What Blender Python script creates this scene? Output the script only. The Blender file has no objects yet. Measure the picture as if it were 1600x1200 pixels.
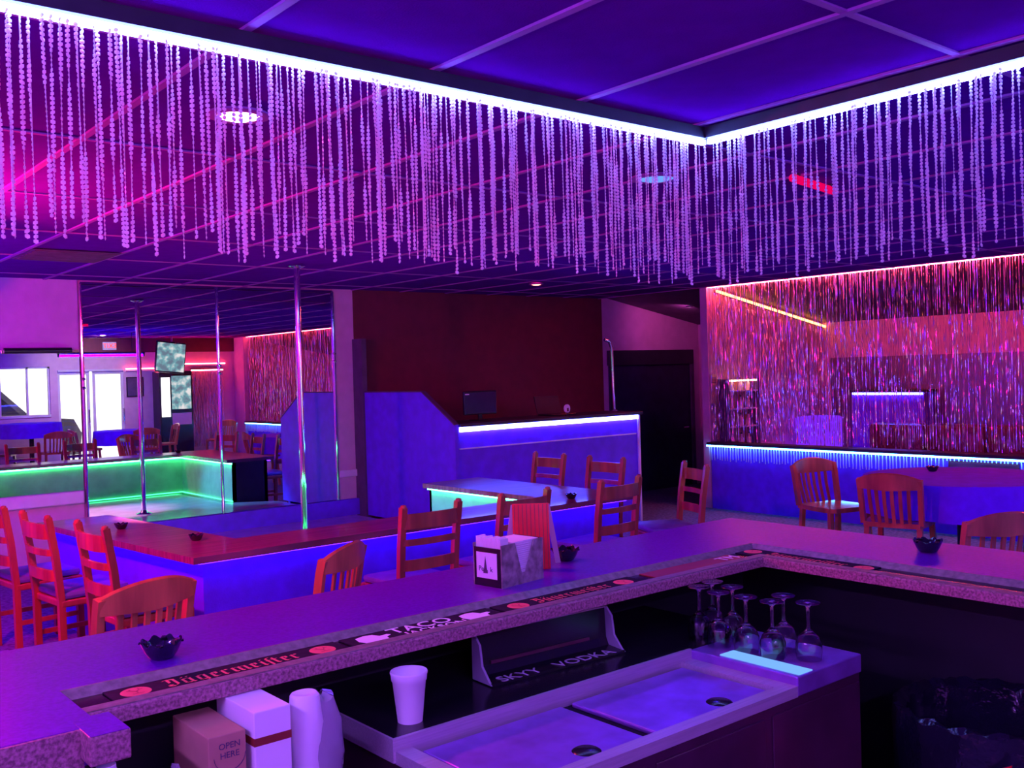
import bpy, bmesh, math, random
from mathutils import Vector, Matrix
random.seed(7)
S = bpy.context.scene
COL = S.collection
PI = math.pi

# ---------------------------------------------------------------- camera
cam_d = bpy.data.cameras.new('camera'); cam = bpy.data.objects.new('camera', cam_d); COL.objects.link(cam)
F_PX = 1547.57
cam_d.sensor_width = 36.0; cam_d.lens = 36.0 * F_PX / 1600.0; cam_d.clip_start = 0.05; cam_d.clip_end = 200
def _n(v): return Vector(v).normalized()
ax = _n((2670 - 800, 528 - 600, F_PX))          # world X seen by the lens (x right, y down, z forward)
ay = Vector((-480 - 800, 619 - 600, F_PX)); ay = (ay - ax * ay.dot(ax)).normalized()
az = ax.cross(ay)
right = Vector((ax[0], ay[0], az[0])); down = Vector((ax[1], ay[1], az[1])); fwd = Vector((ax[2], ay[2], az[2]))
M = Matrix.Identity(4)
for r in range(3):
    M[r][0] = right[r]; M[r][1] = -down[r]; M[r][2] = -fwd[r]
M[0][3], M[1][3], M[2][3] = 0.0, 0.0, 1.65
cam.matrix_world = M
S.camera = cam

# ---------------------------------------------------------------- world, exposure
W = bpy.data.worlds.new('daylight'); S.world = W; W.use_nodes = True
bg = W.node_tree.nodes['Background']; bg.inputs[0].default_value = (1.0, 0.97, 0.95, 1); bg.inputs[1].default_value = 2.0
S.view_settings.view_transform = 'Standard'; S.view_settings.look = 'None'
S.view_settings.exposure = 0.45; S.view_settings.gamma = 1.0; S.view_settings.use_curve_mapping = False
S.cycles.max_bounces = 8; S.cycles.glossy_bounces = 5; S.cycles.transmission_bounces = 6; S.cycles.diffuse_bounces = 3
S.cycles.transparent_max_bounces = 6; S.cycles.caustics_reflective = False; S.cycles.caustics_refractive = False
S.cycles.sample_clamp_indirect = 4.0

# ---------------------------------------------------------------- materials
MATS = {}
def mat(name, col, rough=0.5, metal=0.0, var=0.12, scale=8.0, bump=0.0, bscale=60.0, spec=0.5, trans=0.0, coat=0.0, col2=None, stretch=None):
    if name in MATS: return MATS[name]
    m = bpy.data.materials.new(name); m.use_nodes = True; nt = m.node_tree; n = nt.nodes; l = nt.links
    b = n['Principled BSDF']
    b.inputs['Roughness'].default_value = rough; b.inputs['Metallic'].default_value = metal
    b.inputs['Specular IOR Level'].default_value = spec
    b.inputs['Transmission Weight'].default_value = trans
    b.inputs['Coat Weight'].default_value = coat; b.inputs['Coat Roughness'].default_value = 0.06
    tc = n.new('ShaderNodeTexCoord'); mp = n.new('ShaderNodeMapping'); l.new(tc.outputs['Object'], mp.inputs[0])
    if stretch: mp.inputs['Scale'].default_value = stretch
    if var or col2:
        t = n.new('ShaderNodeTexNoise'); t.inputs['Scale'].default_value = scale; t.inputs['Detail'].default_value = 4
        l.new(mp.outputs[0], t.inputs['Vector'])
        r = n.new('ShaderNodeValToRGB'); l.new(t.outputs['Fac'], r.inputs[0])
        a = col; c2 = col2 or tuple(min(1, c * (1 + var)) for c in col)
        a = tuple(c * (1 - var) for c in a)
        r.color_ramp.elements[0].position = 0.35; r.color_ramp.elements[1].position = 0.65
        r.color_ramp.elements[0].color = (*a, 1); r.color_ramp.elements[1].color = (*c2, 1)
        l.new(r.outputs[0], b.inputs['Base Color'])
    else:
        b.inputs['Base Color'].default_value = (*col, 1)
    if bump:
        t2 = n.new('ShaderNodeTexNoise'); t2.inputs['Scale'].default_value = bscale; t2.inputs['Detail'].default_value = 3
        l.new(mp.outputs[0], t2.inputs['Vector'])
        bp = n.new('ShaderNodeBump'); bp.inputs['Strength'].default_value = bump; bp.inputs['Distance'].default_value = 0.01
        l.new(t2.outputs['Fac'], bp.inputs['Height']); l.new(bp.outputs[0], b.inputs['Normal'])
    MATS[name] = m
    return m
def emit(name, col, strength):
    if name in MATS: return MATS[name]
    m = bpy.data.materials.new(name); m.use_nodes = True; nt = m.node_tree
    nt.nodes.remove(nt.nodes['Principled BSDF'])
    e = nt.nodes.new('ShaderNodeEmission'); e.inputs[0].default_value = (*col, 1); e.inputs[1].default_value = strength
    nt.links.new(e.outputs[0], nt.nodes['Material Output'].inputs[0])
    MATS[name] = m
    return m

# ---------------------------------------------------------------- mesh helpers
class MB:
    def __init__(s): s.v = []; s.f = []
    def add(s, vs, fs):
        o = len(s.v); s.v += [tuple(v) for v in vs]; s.f += [tuple(i + o for i in f) for f in fs]; return s
    def box(s, x0, x1, y0, y1, z0, z1):
        return s.add([(x0,y0,z0),(x1,y0,z0),(x1,y1,z0),(x0,y1,z0),(x0,y0,z1),(x1,y0,z1),(x1,y1,z1),(x0,y1,z1)],
            [(3,2,1,0),(4,5,6,7),(0,1,5,4),(1,2,6,5),(2,3,7,6),(3,0,4,7)])
    def bbox(s, x0, x1, y0, y1, z0, z1, b=0.004):    # box with chamfered edges
        b = min(b, (x1-x0)/2.01, (y1-y0)/2.01, (z1-z0)/2.01)
        bm = bmesh.new(); bmesh.ops.create_cube(bm, size=1)
        for v in bm.verts: v.co = Vector(((x0+x1)/2 + v.co.x*(x1-x0), (y0+y1)/2 + v.co.y*(y1-y0), (z0+z1)/2 + v.co.z*(z1-z0)))
        bmesh.ops.bevel(bm, geom=bm.edges[:] + bm.verts[:], offset=b, segments=2, affect='EDGES', profile=0.5)
        bm.verts.index_update()
        s.add([v.co[:] for v in bm.verts], [[v.index for v in f.verts] for f in bm.faces]); bm.free(); return s
    def prism(s, poly, a0, a1, axis='z'):            # polygon in two axes, extruded along the third
        def p(u, w, a): return {'z': (u, w, a), 'y': (u, a, w), 'x': (a, u, w)}[axis]
        n = len(poly); vs = [p(*q, a0) for q in poly] + [p(*q, a1) for q in poly]
        fs = [tuple(range(n))[::-1], tuple(range(n, 2*n))] + [(i, (i+1) % n, n + (i+1) % n, n + i) for i in range(n)]
        return s.add(vs, fs)
    def lathe(s, prof, n=20, c=(0,0,0), wob=None):
        vs = []; fs = []; m = len(prof)
        for i in range(n):
            a = 2*PI*i/n
            for j, (r, z) in enumerate(prof):
                k = wob(a, j) if wob else (1, 0)
                vs.append((c[0] + r*k[0]*math.cos(a), c[1] + r*k[0]*math.sin(a), c[2] + z + k[1]))
        for i in range(n):
            for j in range(m-1):
                fs.append((i*m+j, ((i+1) % n)*m+j, ((i+1) % n)*m+j+1, i*m+j+1))
        return s.add(vs, fs)
    def tube(s, pts, r, n=10, caps=True):
        pts = [Vector(p) for p in pts]; vs = []; fs = []; m = len(pts)
        rs = r if isinstance(r, (list, tuple)) else [r]*m
        up = None
        for i, p in enumerate(pts):
            d = (pts[min(i+1, m-1)] - pts[max(i-1, 0)]).normalized()
            if up is None: up = Vector((1,0,0)) if abs(d.x) < 0.9 else Vector((0,1,0))
            a = (up - d*up.dot(d)).normalized(); up = a; b = d.cross(a)
            for k in range(n):
                t = 2*PI*k/n; vs.append(p + a*math.cos(t)*rs[i] + b*math.sin(t)*rs[i])
        for i in range(m-1):
            for k in range(n): fs.append((i*n+k, i*n+(k+1) % n, (i+1)*n+(k+1) % n, (i+1)*n+k))
        if caps: fs += [tuple(range(n))[::-1], tuple(range((m-1)*n, m*n))]
        return s.add(vs, fs)
    def bar(s, pts, w, h):                           # rectangular section swept along points (w across, h along z-ish)
        pts = [Vector(p) for p in pts]; vs = []; fs = []; m = len(pts)
        for i, p in enumerate(pts):
            d = (pts[min(i+1, m-1)] - pts[max(i-1, 0)]).normalized()
            ref = Vector((0,0,1)) if abs(d.z) < 0.8 else Vector((0,1,0))
            a = d.cross(ref).normalized(); b = a.cross(d)
            vs += [p + a*w/2 + b*h/2, p - a*w/2 + b*h/2, p - a*w/2 - b*h/2, p + a*w/2 - b*h/2]
        for i in range(m-1):
            for k in range(4): fs.append((i*4+k, i*4+(k+1) % 4, (i+1)*4+(k+1) % 4, (i+1)*4+k))
        fs += [(3,2,1,0), ((m-1)*4, (m-1)*4+1, (m-1)*4+2, (m-1)*4+3)]
        return s.add(vs, fs)
    def mesh(s, name, m, smooth=False):
        me = bpy.data.meshes.new(name); me.from_pydata(s.v, [], s.f); me.update()
        bm = bmesh.new(); bm.from_mesh(me); bmesh.ops.recalc_face_normals(bm, faces=bm.faces[:]); bm.to_mesh(me); bm.free()
        if m: me.materials.append(m)
        if smooth:
            me.polygons.foreach_set('use_smooth', [True]*len(me.polygons))
            try: me.set_sharp_from_angle(angle=math.radians(40))
            except Exception: pass
        return me
    def build(s, name, m, parent=None, smooth=False):
        return inst(name, s.mesh(name, m, smooth), parent)
def inst(name, me, parent=None, loc=None, rz=None):
    o = bpy.data.objects.new(name, me); COL.objects.link(o)
    if parent is not None: o.parent = parent
    if loc is not None: o.location = loc
    if rz is not None: o.rotation_euler.z = rz
    return o
def tag(o, label, cat, group=None, kind=None):
    if label: o['label'] = label
    if cat: o['category'] = cat
    if group: o['group'] = group
    if kind: o['kind'] = kind
    return o
def thing(name, label, cat, loc=(0,0,0), rz=0.0, group=None):
    o = bpy.data.objects.new(name, None); COL.objects.link(o); o.empty_display_size = 0.1
    o.location = loc; o.rotation_euler.z = rz
    return tag(o, label, cat, group)
def struct(o): o['kind'] = 'structure'; return o
def copy_tree(o, parent=None):
    c = o.copy(); COL.objects.link(c); c.parent = parent
    for ch in [x for x in bpy.data.objects if x.parent == o]: copy_tree(ch, c)
    return c
def arc(c, r, a0, a1, n): return [(c[0] + r*math.cos(a0 + (a1-a0)*i/n), c[1] + r*math.sin(a0 + (a1-a0)*i/n)) for i in range(n+1)]
def text_mesh(body, size, m, align='CENTER', extr=0.0004):
    cu = bpy.data.curves.new('lettering', 'FONT'); cu.body = body; cu.size = size; cu.align_x = align; cu.align_y = 'CENTER'
    cu.extrude = extr; cu.resolution_u = 3
    o = bpy.data.objects.new('lettering', cu); COL.objects.link(o)
    dg = bpy.context.evaluated_depsgraph_get(); dg.update()
    me = bpy.data.meshes.new_from_object(o.evaluated_get(dg)); bpy.data.objects.remove(o); bpy.data.curves.remove(cu)
    me.materials.clear(); me.materials.append(m); return me
def spot(parent, loc, col, power, size=1.9, blend=0.7, rad=0.06, aim=(0,0,-1)):
    d = bpy.data.lights.new('bulb_light', 'SPOT'); d.color = col; d.energy = power; d.spot_size = size; d.spot_blend = blend; d.shadow_soft_size = rad
    o = bpy.data.objects.new('bulb_light', d); COL.objects.link(o); o.parent = parent; o.location = loc
    o.rotation_euler = Vector(aim).to_track_quat('-Z', 'Y').to_euler(); return o
def point(parent, loc, col, power, rad=0.08):
    d = bpy.data.lights.new('bulb_light', 'POINT'); d.color = col; d.energy = power; d.shadow_soft_size = rad
    o = bpy.data.objects.new('bulb_light', d); COL.objects.link(o); o.parent = parent; o.location = loc; return o

# ---------------------------------------------------------------- palette
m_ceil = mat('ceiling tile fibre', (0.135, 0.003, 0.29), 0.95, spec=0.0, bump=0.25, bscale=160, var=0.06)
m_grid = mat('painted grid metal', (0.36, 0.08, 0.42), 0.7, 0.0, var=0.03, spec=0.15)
m_carpet = mat('dark carpet', (0.16, 0.13, 0.24), 0.95, bump=0.5, bscale=240, var=0.35, scale=30)
m_wall = mat('pale wall paint', (0.62, 0.38, 0.54), 0.8, bump=0.08, bscale=90, var=0.05)
m_maroon = mat('maroon wall paint', (0.13, 0.012, 0.03), 0.7, bump=0.08, bscale=90, var=0.1)
m_dark = mat('black paint', (0.02, 0.018, 0.028), 0.5, var=0.2)
m_darkwall = mat('dark plum paint', (0.09, 0.05, 0.11), 0.7, var=0.15)
m_door = mat('dark navy door paint', (0.022, 0.016, 0.05), 0.5, var=0.2)
m_blue = mat('blue textured panel', (0.14, 0.02, 0.85), 0.6, bump=0.2, bscale=130, var=0.1)
m_trim = mat('white trim paint', (0.75, 0.72, 0.78), 0.4, var=0.04)
m_mirror = mat('mirror silvering', (0.82, 0.82, 0.84), 0.0, 1.0, var=0)
m_smoke = mat('smoked mirror', (0.24, 0.14, 0.22), 0.38, 0.8, var=0)
m_chrome = mat('polished chrome', (0.85, 0.85, 0.88), 0.08, 1.0, var=0)
m_steel = mat('brushed steel', (0.58, 0.50, 0.58), 0.38, 0.45, var=0.08, scale=40, stretch=(0.2, 6, 6))
m_steel_lid = mat('worn steel lid', (0.42, 0.16, 0.72), 0.42, 0.7, var=0.15, scale=12)
m_wood = mat('red stained chair wood', (0.36, 0.085, 0.03), 0.33, var=0.3, scale=12, stretch=(1, 1, 0.15), coat=0.3)
m_wood2 = mat('orange oak chair wood', (0.50, 0.19, 0.055), 0.35, var=0.3, scale=12, stretch=(1, 1, 0.15), coat=0.3)
m_ctop = mat('varnished wood top', (0.24, 0.06, 0.10), 0.34, var=0.35, scale=6, stretch=(0.4, 6, 1), coat=0.12)
m_stage = mat('gloss stage floor', (0.50, 0.42, 0.62), 0.12, var=0.1, scale=5)
m_seat = mat('vinyl seat', (0.16, 0.12, 0.34), 0.45, var=0.15)
m_bartop = mat('bar laminate', (0.145, 0.004, 0.38), 0.30, spec=0.35, bump=0.06, bscale=500, var=0.18, scale=120)
m_granite = mat('speckled bar edge', (0.30, 0.13, 0.17), 0.45, var=0.5, scale=160, bump=0.1, bscale=200)
m_rail = mat('worn rail bevel', (0.20, 0.16, 0.15), 0.42, var=0.25, scale=60)
m_under = mat('under bar black', (0.012, 0.010, 0.016), 0.6, var=0.2)
m_rubber = mat('black rubber', (0.012, 0.010, 0.022), 0.85, spec=0.15, var=0.2, scale=60)
m_printred = mat('orange red print', (0.85, 0.13, 0.12), 0.6, var=0.08)
m_printwhite = mat('white print', (0.88, 0.85, 0.88), 0.6, var=0.03)
m_printgrey = mat('grey print', (0.60, 0.58, 0.64), 0.4, var=0.05)
m_black = mat('black plastic', (0.012, 0.011, 0.015), 0.22, var=0.1)
m_blackglass = mat('black pressed glass', (0.010, 0.010, 0.02), 0.05, var=0, coat=1.0)
m_glass = mat('clear glass', (1, 1, 1), 0.0, var=0, trans=1.0)
m_pane = mat('window glass', (1, 1, 1), 0.0, var=0, trans=1.0)
def translucent(name, col, fac=0.5, rough=0.2):
    m = mat(name, col, rough, var=0.05, coat=0.4); nt = m.node_tree; b = nt.nodes['Principled BSDF']
    t = nt.nodes.new('ShaderNodeBsdfTranslucent'); t.inputs[0].default_value = (*col, 1)
    x = nt.nodes.new('ShaderNodeMixShader'); x.inputs[0].default_value = fac
    nt.links.new(b.outputs[0], x.inputs[1]); nt.links.new(t.outputs[0], x.inputs[2]); nt.links.new(x.outputs[0], nt.nodes['Material Output'].inputs[0]); return m
m_bead = translucent('acrylic bead', (0.96, 0.90, 0.97), 0.5)
m_tinsel = mat('silver tinsel', (0.92, 0.62, 0.80), 0.22, 0.65, var=0.1)
m_white = mat('white foam', (0.84, 0.82, 0.86), 0.6, var=0.02)
m_card = mat('cardboard', (0.48, 0.27, 0.15), 0.8, var=0.1)
m_paper = mat('white paper', (0.86, 0.84, 0.86), 0.8, var=0.02)
m_red = mat('red straw plastic', (0.85, 0.03, 0.03), 0.3, var=0.1, scale=90, stretch=(6, 6, 0.1))
m_tape = mat('dark red tape', (0.25, 0.03, 0.02), 0.5, var=0.15)
m_bag = mat('clear plastic film', (0.75, 0.72, 0.85), 0.12, var=0.1, trans=0.55)
m_blackbag = mat('black bin bag', (0.010, 0.009, 0.02), 0.12, var=0.2, bump=0.9, bscale=22)
m_cloth = mat('blue tablecloth', (0.16, 0.02, 0.85), 0.85, var=0.1, bump=0.2, bscale=200)
m_leather = mat('dark sofa vinyl', (0.10, 0.02, 0.05), 0.28, var=0.2, bump=0.1, bscale=30)
m_ground = mat('pale concrete', (0.62, 0.60, 0.58), 0.9, var=0.1, scale=2)
m_car = mat('grey car paint', (0.10, 0.10, 0.13), 0.25, 0.4, var=0.05, coat=1.0)
m_tyre = mat('tyre rubber', (0.02, 0.02, 0.02), 0.8, var=0.1)

e_led = emit('cool white LED', (0.15, 0.22, 1.0), 38.0)
e_ledblue = emit('blue LED', (0.04, 0.005, 1.0), 18.0)
e_boothled = emit('icy LED', (0.07, 0.085, 1.0), 46.0)
e_green = emit('green LED', (0.06, 1.0, 0.30), 20.0)
e_greenlow = emit('soft green LED', (0.05, 1.0, 0.30), 4.0)
e_red = emit('red LED', (1.0, 0.06, 0.09), 100.0)
e_orange = emit('orange LED', (1.0, 0.30, 0.07), 9.0)
e_cyan = emit('cyan LED', (0.07, 0.36, 1.0), 34.0)
e_lampred = emit('lit red lamp', (1.0, 0.55, 0.55), 9.0)
e_lampred2 = emit('lit deep red lamp', (1.0, 0.18, 0.13), 7.0)
e_fillviolet = emit('violet fill', (0.36, 0.13, 1.0), 200.0)
e_fillblue = emit('blue fill', (0.035, 0.0, 1.0), 320.0)

CZ = 2.57; YM = 9.17; XR = 9.13; YB = -2.1; XL = -1.3

# ================================================================ STRUCTURE
fl = MB().box(XL, 11.6, YB, YM, -0.1, 0).build('floor', m_carpet); struct(fl)
# ceiling: tiles and grid bars
ceil = MB().box(XL, XR + 0.05, YB, YM + 0.1, CZ + 0.03, CZ + 0.13).build('ceiling', m_dark); struct(ceil)
gx = []; x = 1.15
while x > XL: x -= 0.61
x += 0.61
while x < XR: gx.append(x); x += 0.61
gy = []; y = 1.44
while y > YB: y -= 1.22
y += 1.22
while y < YM: gy.append(y); y += 1.22
xs = [XL] + gx + [XR]; ys = [YB] + gy + [YM]
tile_cache = {}
VENT = (1.76, 2.37, 6.32, 7.54)
for i in range(len(xs)-1):
    for j in range(len(ys)-1):
        w, h = xs[i+1]-xs[i], ys[j+1]-ys[j]
        k = (round(w, 2), round(h, 2))
        if k not in tile_cache:
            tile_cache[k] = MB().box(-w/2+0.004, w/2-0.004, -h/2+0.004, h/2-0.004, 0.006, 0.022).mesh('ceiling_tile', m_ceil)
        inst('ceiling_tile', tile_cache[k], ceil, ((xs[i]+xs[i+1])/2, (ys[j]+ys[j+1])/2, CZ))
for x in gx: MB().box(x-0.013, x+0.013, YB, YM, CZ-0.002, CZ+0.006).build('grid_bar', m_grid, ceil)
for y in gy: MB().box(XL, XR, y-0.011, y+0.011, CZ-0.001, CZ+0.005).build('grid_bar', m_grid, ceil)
# sloping ceiling beyond the flat one
sl = MB().prism([(XR, 2.60), (11.55, 2.165), (11.55, 2.265), (XR, 2.70)], YB, YM + 0.1, 'y').build('ceiling_slope', m_darkwall); struct(sl)

# stage mirror wall
wb = MB()
wb.box(XL, 2.64, YM, YM+0.12, 0, CZ+0.05).box(2.64, 5.18, YM+0.02, YM+0.12, 0, CZ+0.05).box(5.18, 5.42, YM, YM+0.12, 0, CZ+0.05)
wall_back = wb.build('wall_back', m_wall); struct(wall_back)
wm = MB().box(5.42, XR, YM, YM+0.12, 0, CZ+0.2).build('wall_booth', m_maroon); struct(wm)
MB().box(5.40, 5.455, 8.98, YM, 0, 2.05).build('corner_post', m_darkwall, wm)
tr = MB().bbox(XL, 2.63, YM-0.05, YM, 0.61, 0.72, 0.012).build('trim_1', m_trim); struct(tr)
tr = MB().bbox(5.19, 5.41, YM-0.025, YM, 0.60, 0.675, 0.008).build('trim_2', m_trim); struct(tr)
# hall beyond
wh = MB().box(XR, 9.22, YM, YM+0.12, 0, 2.75).box(9.22, 10.86, YM, YM+0.12, 1.72, 2.75).box(10.86, 11.5, YM, YM+0.12, 0, 2.75).build('wall_hall', m_wall); struct(wh)
dr = MB().bbox(9.22, 10.86, YM-0.02, YM+0.04, 0.0, 1.70, 0.006).build('door_1', m_door); struct(dr)
MB().bbox(9.20, 10.88, YM-0.05, YM, 1.70, 1.90, 0.006).build('door_header', m_dark, dr)
MB().bbox(10.82, 10.88, YM-0.05, YM, 0, 1.70, 0.006).build('door_jamb', m_darkwall, dr)
MB().tube([(10.70, YM-0.03, 0.82), (10.70, YM-0.07, 0.82), (10.60, YM-0.07, 0.82)], 0.012).build('door_handle', m_chrome, dr)
we = MB().box(11.05, 11.15, 7.53, YM, 0, 2.75).build('wall_hall_end', m_wall); struct(we)
dr2 = MB().bbox(11.02, 11.05, 7.6, 8.75, 0, 1.58, 0.005).build('door_2', m_dark); struct(dr2)
# VIP room
ws = MB().box(XR, 11.5, 7.44, 7.54, 0, 2.75).build('wall_side', m_wall); struct(ws)
wv = MB().box(11.45, 11.55, YB, 7.44, 0, 2.75).build('wall_far', m_wall); struct(wv)
lw = MB().box(XR, XR+0.09, -1.6, 7.43, 0, 0.74).build('wall_low', m_blue); struct(lw)
MB().bbox(XR-0.085, XR+0.13, -1.6, 7.43, 0.745, 0.775, 0.006).build('ledge_cap', m_dark, lw)
wp = MB().box(XR-0.06, XR+0.1, YB, -1.6, 0, 2.62).build('wall_pilaster', m_wall); struct(wp)
# wall behind the bar side with window and glass doors
WIN = (4.42, 5.32, 1.10, 2.02); DOOR = (5.46, 6.72, 0.0, 1.95)
bw = MB()
bw.box(XL, WIN[0], YB-0.12, YB, 0, 2.75).box(WIN[0], WIN[1], YB-0.12, YB, 0, WIN[2]).box(WIN[0], WIN[1], YB-0.12, YB, WIN[3], 2.75)
bw.box(WIN[1], DOOR[0], YB-0.12, YB, 0, 2.75).box(DOOR[0], DOOR[1], YB-0.12, YB, DOOR[3], 2.75).box(DOOR[1], 11.55, YB-0.12, YB, 0, 2.75)
wf = bw.build('wall_front', m_wall); struct(wf)
win = MB().bbox(WIN[0], WIN[1], YB-0.10, YB+0.02, WIN[2]-0.05, WIN[2], 0.005).build('window_1', m_trim); struct(win)
fr = MB()
for a, b in ((WIN[0], WIN[0]+0.035), (4.90, 4.935), (WIN[1]-0.035, WIN[1])): fr.box(a, b, YB-0.08, YB-0.02, WIN[2], WIN[3])
fr.box(WIN[0], WIN[1], YB-0.08, YB-0.02, WIN[3]-0.035, WIN[3]); fr.build('window_frame', m_trim, win)
for a, b in ((WIN[0]+0.035, 4.90), (4.935, WIN[1]-0.035)):
    MB().box(a, b, YB-0.054, YB-0.05, WIN[2], WIN[3]-0.035).build('pane', m_pane, win)
d3 = MB().box(DOOR[0], DOOR[1], YB-0.1, YB+0.02, DOOR[3]-0.04, DOOR[3]).build('door_3', m_trim); struct(d3)
for a, b in ((5.46, 6.06), (6.12, 6.72)):
    f = MB()
    f.box(a, a+0.05, YB-0.08, YB-0.03, 0, 1.91).box(b-0.05, b, YB-0.08, YB-0.03, 0, 1.91).box(a+0.05, b-0.05, YB-0.08, YB-0.03, 0, 0.12).box(a+0.05, b-0.05, YB-0.08, YB-0.03, 1.85, 1.91)
    o = f.build('door_leaf', m_trim, d3)
    MB().box(a+0.05, b-0.05, YB-0.058, YB-0.052, 0.12, 1.85).build('pane', m_pane, o)
    MB().tube([(b-0.03, YB-0.03, 0.9), (b-0.03, YB+0.03, 0.9), (b-0.03, YB+0.03, 1.15), (b-0.03, YB-0.03, 1.15)], 0.01).build('pull_handle', m_chrome, o)
sf = MB().box(5.6, XR, YB, YB+0.03, 2.28, CZ).build('trim_3', m_maroon); struct(sf)
t4 = MB().box(6.75, 7.95, YB, YB+0.04, 1.90, 1.93).box(7.95, 8.85, YB, YB+0.04, 1.98, 2.01).build('trim_4', m_trim); struct(t4)
wl = MB().box(XL-0.12, XL, YB, YM, 0, 2.75).build('wall_left', m_wall); struct(wl)

# mirrors
def mirror(x0, x1, z0, z1, label):
    t = thing('wall_mirror', label, 'mirror', ((x0+x1)/2, YM, z0)); w = (x1-x0)/2; h = z1-z0
    MB().box(-w, w, -0.008, 0.0, 0, h).build('mirror_glass', m_mirror, t)
    return t
MX = [2.66, 3.915, 5.17]
mr1 = mirror(MX[0], MX[1]-0.002, 0.37, CZ-0.01, 'tall mirror panel behind the stage, left of the middle chrome seam')
mr2 = mirror(MX[1]+0.002, MX[2], 0.37, CZ-0.01, 'tall mirror panel behind the stage, next to the blue slanted partition')
mr3 = mirror(1.2, 2.635, 0.72, 1.96, 'shorter mirror above the pale ledge at the left end of the stage wall')
for i, x in enumerate(MX):
    t = thing('mirror_trim', ['slim chrome strip on the left edge of the tall stage mirrors', 'slim chrome strip on the seam between the two tall stage mirrors', 'slim chrome strip on the right edge of the tall stage mirrors'][i], 'trim strip', (x, YM-0.012, 0.37), group='chrome strips on the stage mirrors')
    MB().tube([(0,0,0), (0,0,CZ-0.02-0.37)], 0.014, 8).build('strip', m_chrome, t, True)
    for zz in (1.62, 1.70): MB().lathe([(0.0,-0.014),(0.017,-0.008),(0.019,0.004),(0.010,0.012),(0,0.014)], 8, (0,-0.012,zz-0.37+0.1*i)).build('clip', m_chrome, t, True)
t = MB().box(2.64, 5.40, YM-0.055, YM-0.005, 0.2, 0.368).build('trim_5', m_blue); struct(t)

# ================================================================ STAGE, RAIL COUNTER, POLES
t = thing('dance_stage', 'low glossy stage platform in front of the mirrors', 'stage', (3.6, 7.3, 0))
MB().prism([(-1.18,-1.66), (1.22,-1.66), (1.22,-0.25), (1.74,0.12), (1.74,1.81), (-1.18,1.81)], 0, 0.18).build('platform', m_blue, t)
MB().prism([(-1.18,-1.66), (1.22,-1.66), (1.22,-0.25), (1.74,0.12), (1.74,1.81), (-1.18,1.81)], 0.18, 0.20).build('stage_floor', m_stage, t)
t = thing('stage_counter', 'varnished wood tip rail counter wrapped around the stage', 'counter', (0,0,0))
out = [(1.80,7.35),(2.03,5.16),(5.46,5.16),(5.46,7.12)]; inn = [(2.28,7.35),(2.46,5.60),(4.85,5.60),(4.85,7.12)]
def off_poly(o, i): return o + i[::-1]
MB().prism(off_poly(out, inn), 0.672, 0.71).build('countertop', m_ctop, t)
def inset(line, d):   # rough parallel offset of the outer / inner lines
    r = []
    for k, p in enumerate(line):
        ns = []
        for a, b in ((k-1, k), (k, k+1)):
            if a >= 0 and b < len(line):
                e = Vector(line[b]) - Vector(line[a]); ns.append(Vector((-e.y, e.x)).normalized())
        n = sum(ns, Vector((0,0))); n = n.normalized() / max(0.5, n.normalized().dot(ns[0])); r.append((p[0]+n.x*d, p[1]+n.y*d))
    return r
oi = inset(out, 0.10); ii = inset(inn, -0.07)
for k in range(3):
    MB().prism([oi[k], oi[k+1], inset(out, 0.14)[k+1], inset(out, 0.14)[k]], 0, 0.672).build('front_panel', m_blue, t)
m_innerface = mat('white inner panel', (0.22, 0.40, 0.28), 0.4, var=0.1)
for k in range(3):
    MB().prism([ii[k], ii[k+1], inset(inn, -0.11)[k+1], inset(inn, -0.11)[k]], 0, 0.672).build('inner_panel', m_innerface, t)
MB().prism([oi[3], inset(inn,-0.07)[3], (ii[3][0], ii[3][1]-0.03), (oi[3][0], oi[3][1]-0.03)], 0, 0.672).build('end_panel', m_dark, t)
def strip(parent, p, q, z, m, w=0.012, h=0.010):
    MB().bar([(p[0],p[1],z), (q[0],q[1],z)], w, h).build('led_strip', m, parent)
o2 = inset(out, 0.062); i2 = inset(inn, -0.055)
for k in range(3): strip(t, o2[k], o2[k+1], 0.664, e_ledblue)
for k in range(3):
    strip(t, i2[k], i2[k+1], 0.660, e_green, 0.016, 0.014)
    strip(t, i2[k], i2[k+1], 0.212, e_greenlow, 0.012, 0.010)
def pole(loc, label):
    t = thing('dance_pole', label, 'pole', loc)
    MB().tube([(0,0,0.02),(0,0,CZ-0.2)], 0.026, 16).build('shaft', m_chrome, t, True)
    MB().lathe([(0.0,0),(0.085,0),(0.085,0.012),(0.045,0.022),(0.03,0.05),(0.0,0.05)], 20).build('base_flange', m_chrome, t, True)
    MB().lathe([(0.0,CZ-0.2),(0.07,CZ-0.2),(0.07,CZ-0.21),(0.035,CZ-0.225),(0.0,CZ-0.225)], 20).build('ceiling_flange', m_chrome, t, True)
pole((3.80, 7.29, 0.20), 'chrome dance pole standing on the mirror stage')

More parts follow.
